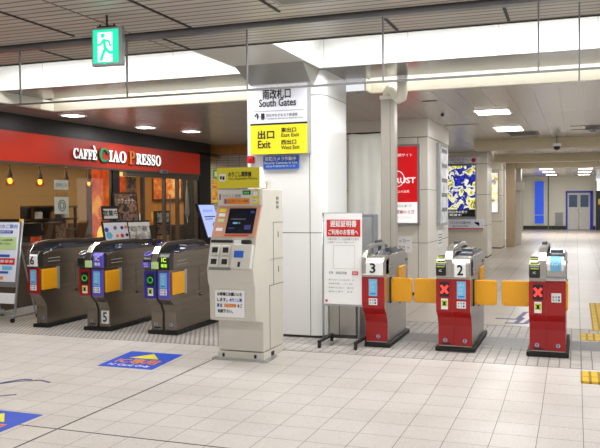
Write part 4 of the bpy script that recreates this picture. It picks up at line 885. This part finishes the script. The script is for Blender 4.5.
slab(-.31, .29, .18, .32, .0, .02, 'leaflet_pocket', 'white', t, .004)
b = B(); b.box(-.3, .3, -.015, .015, .10, .13); mk('lower_bar', b, 'silverframe', t)

# ------------------------------------------------------------------ floor markings and paving
def zf(y): return -.06 if y < 6.07 else (-.06 + .06 * (y - 6.07) / 1.38 if y < 7.45 else 0)
def decal(label, x0, y0):
    t = thing('floor_decal', label, 'floor sticker', (x0, y0, zf(y0))); sl_ = (zf(y0 + .6) - zf(y0)) / .6; U = Vector((1, 0, 0)); Vv = Vector((0, 1, sl_)).normalized(); s_ = .62
    b = B(); n_ = Vector((0, 0, 1)); b.hexa([Vector((x, 0, 0)) + Vv * y + n_ * d_ for d_ in (.0, .003) for x, y in ((0, 0), (s_, 0), (s_, s_), (0, s_))]); f = mk('sheet', b, 'decal', t)
    b = B(); b.poly([Vector((x, 0, .0045)) + Vv * y for x, y in ((.14, .36), (.48, .36), (.31, .56))]); mk('yellow_arrow', b, 'ydecal', f)
    text('IC専用', tuple(Vector((.31, 0, 0)) + Vv * .235), .46, .17, 'orangeink', f, v=Vv, lift=.0045, bold=.008)
    text('IC Card Only', tuple(Vector((.31, 0, 0)) + Vv * .075), .46, .075, 'white', f, v=Vv, lift=.0045, bold=.003); return t
decal('blue IC card only floor sticker with yellow arrow before the blue gate', -4.46, 6.37); decal('blue IC card only floor sticker cut by the lower left corner', -4.46, 4.15)
def marks(label, lines, r):
    b = B()
    for ln in lines:
        for p, q in zip(ln[:-1], ln[1:]):
            p = Vector(p); q = Vector(q); n_ = (q - p).normalized(); n_ = Vector((-n_.y, n_.x)) * r
            z = zf((p.y + q.y) / 2) + .002
            b.hexa([(v.x, v.y, zf(v.y) + dz) for dz in (.0005, .003) for v in (p - n_, q - n_, q + n_, p + n_)])
    return tag(mk('floor_marking', b, 'navy'), label, 'floor marking')
marks('dark blue painted lines on the tiles at the left edge', [((-5.05, 5.25), (-4.79, 5.62), (-4.62, 5.72), (-4.48, 5.67)), ((-4.95, 5.42), (-4.80, 5.70), (-4.72, 5.72)), ((-4.75, 5.08), (-4.56, 5.14), (-4.47, 5.22))], .012)
marks('dark blue painted lines on the floor between gates beyond the flap', [((-1.0, 10.35), (-.72, 10.35), (-.66, 11.05), (-.45, 11.05)), ((-.85, 10.0), (-.60, 10.0)), ((-.72, 10.0), (-.66, 10.5)), ((-.60, 10.0), (-.52, 10.6))], .03)
def tact(label, rects_):
    b = B()
    for x0, x1, y0, y1 in rects_: b.box(x0, x1, y0, y1, zf(y0) - .004 + .002, zf(y1) + .005)
    return tag(mk('tactile_paving', b, 'tactile'), label, 'tactile paving')
tact('yellow tactile paving strip beyond the gates at the right edge', [(.19, .5, 9.72, 12.3), (.045, .7, 9.0, 9.45)]); tact('yellow tactile tile in front of gates at right edge', [(.045, .345, 6.95, 7.36)])
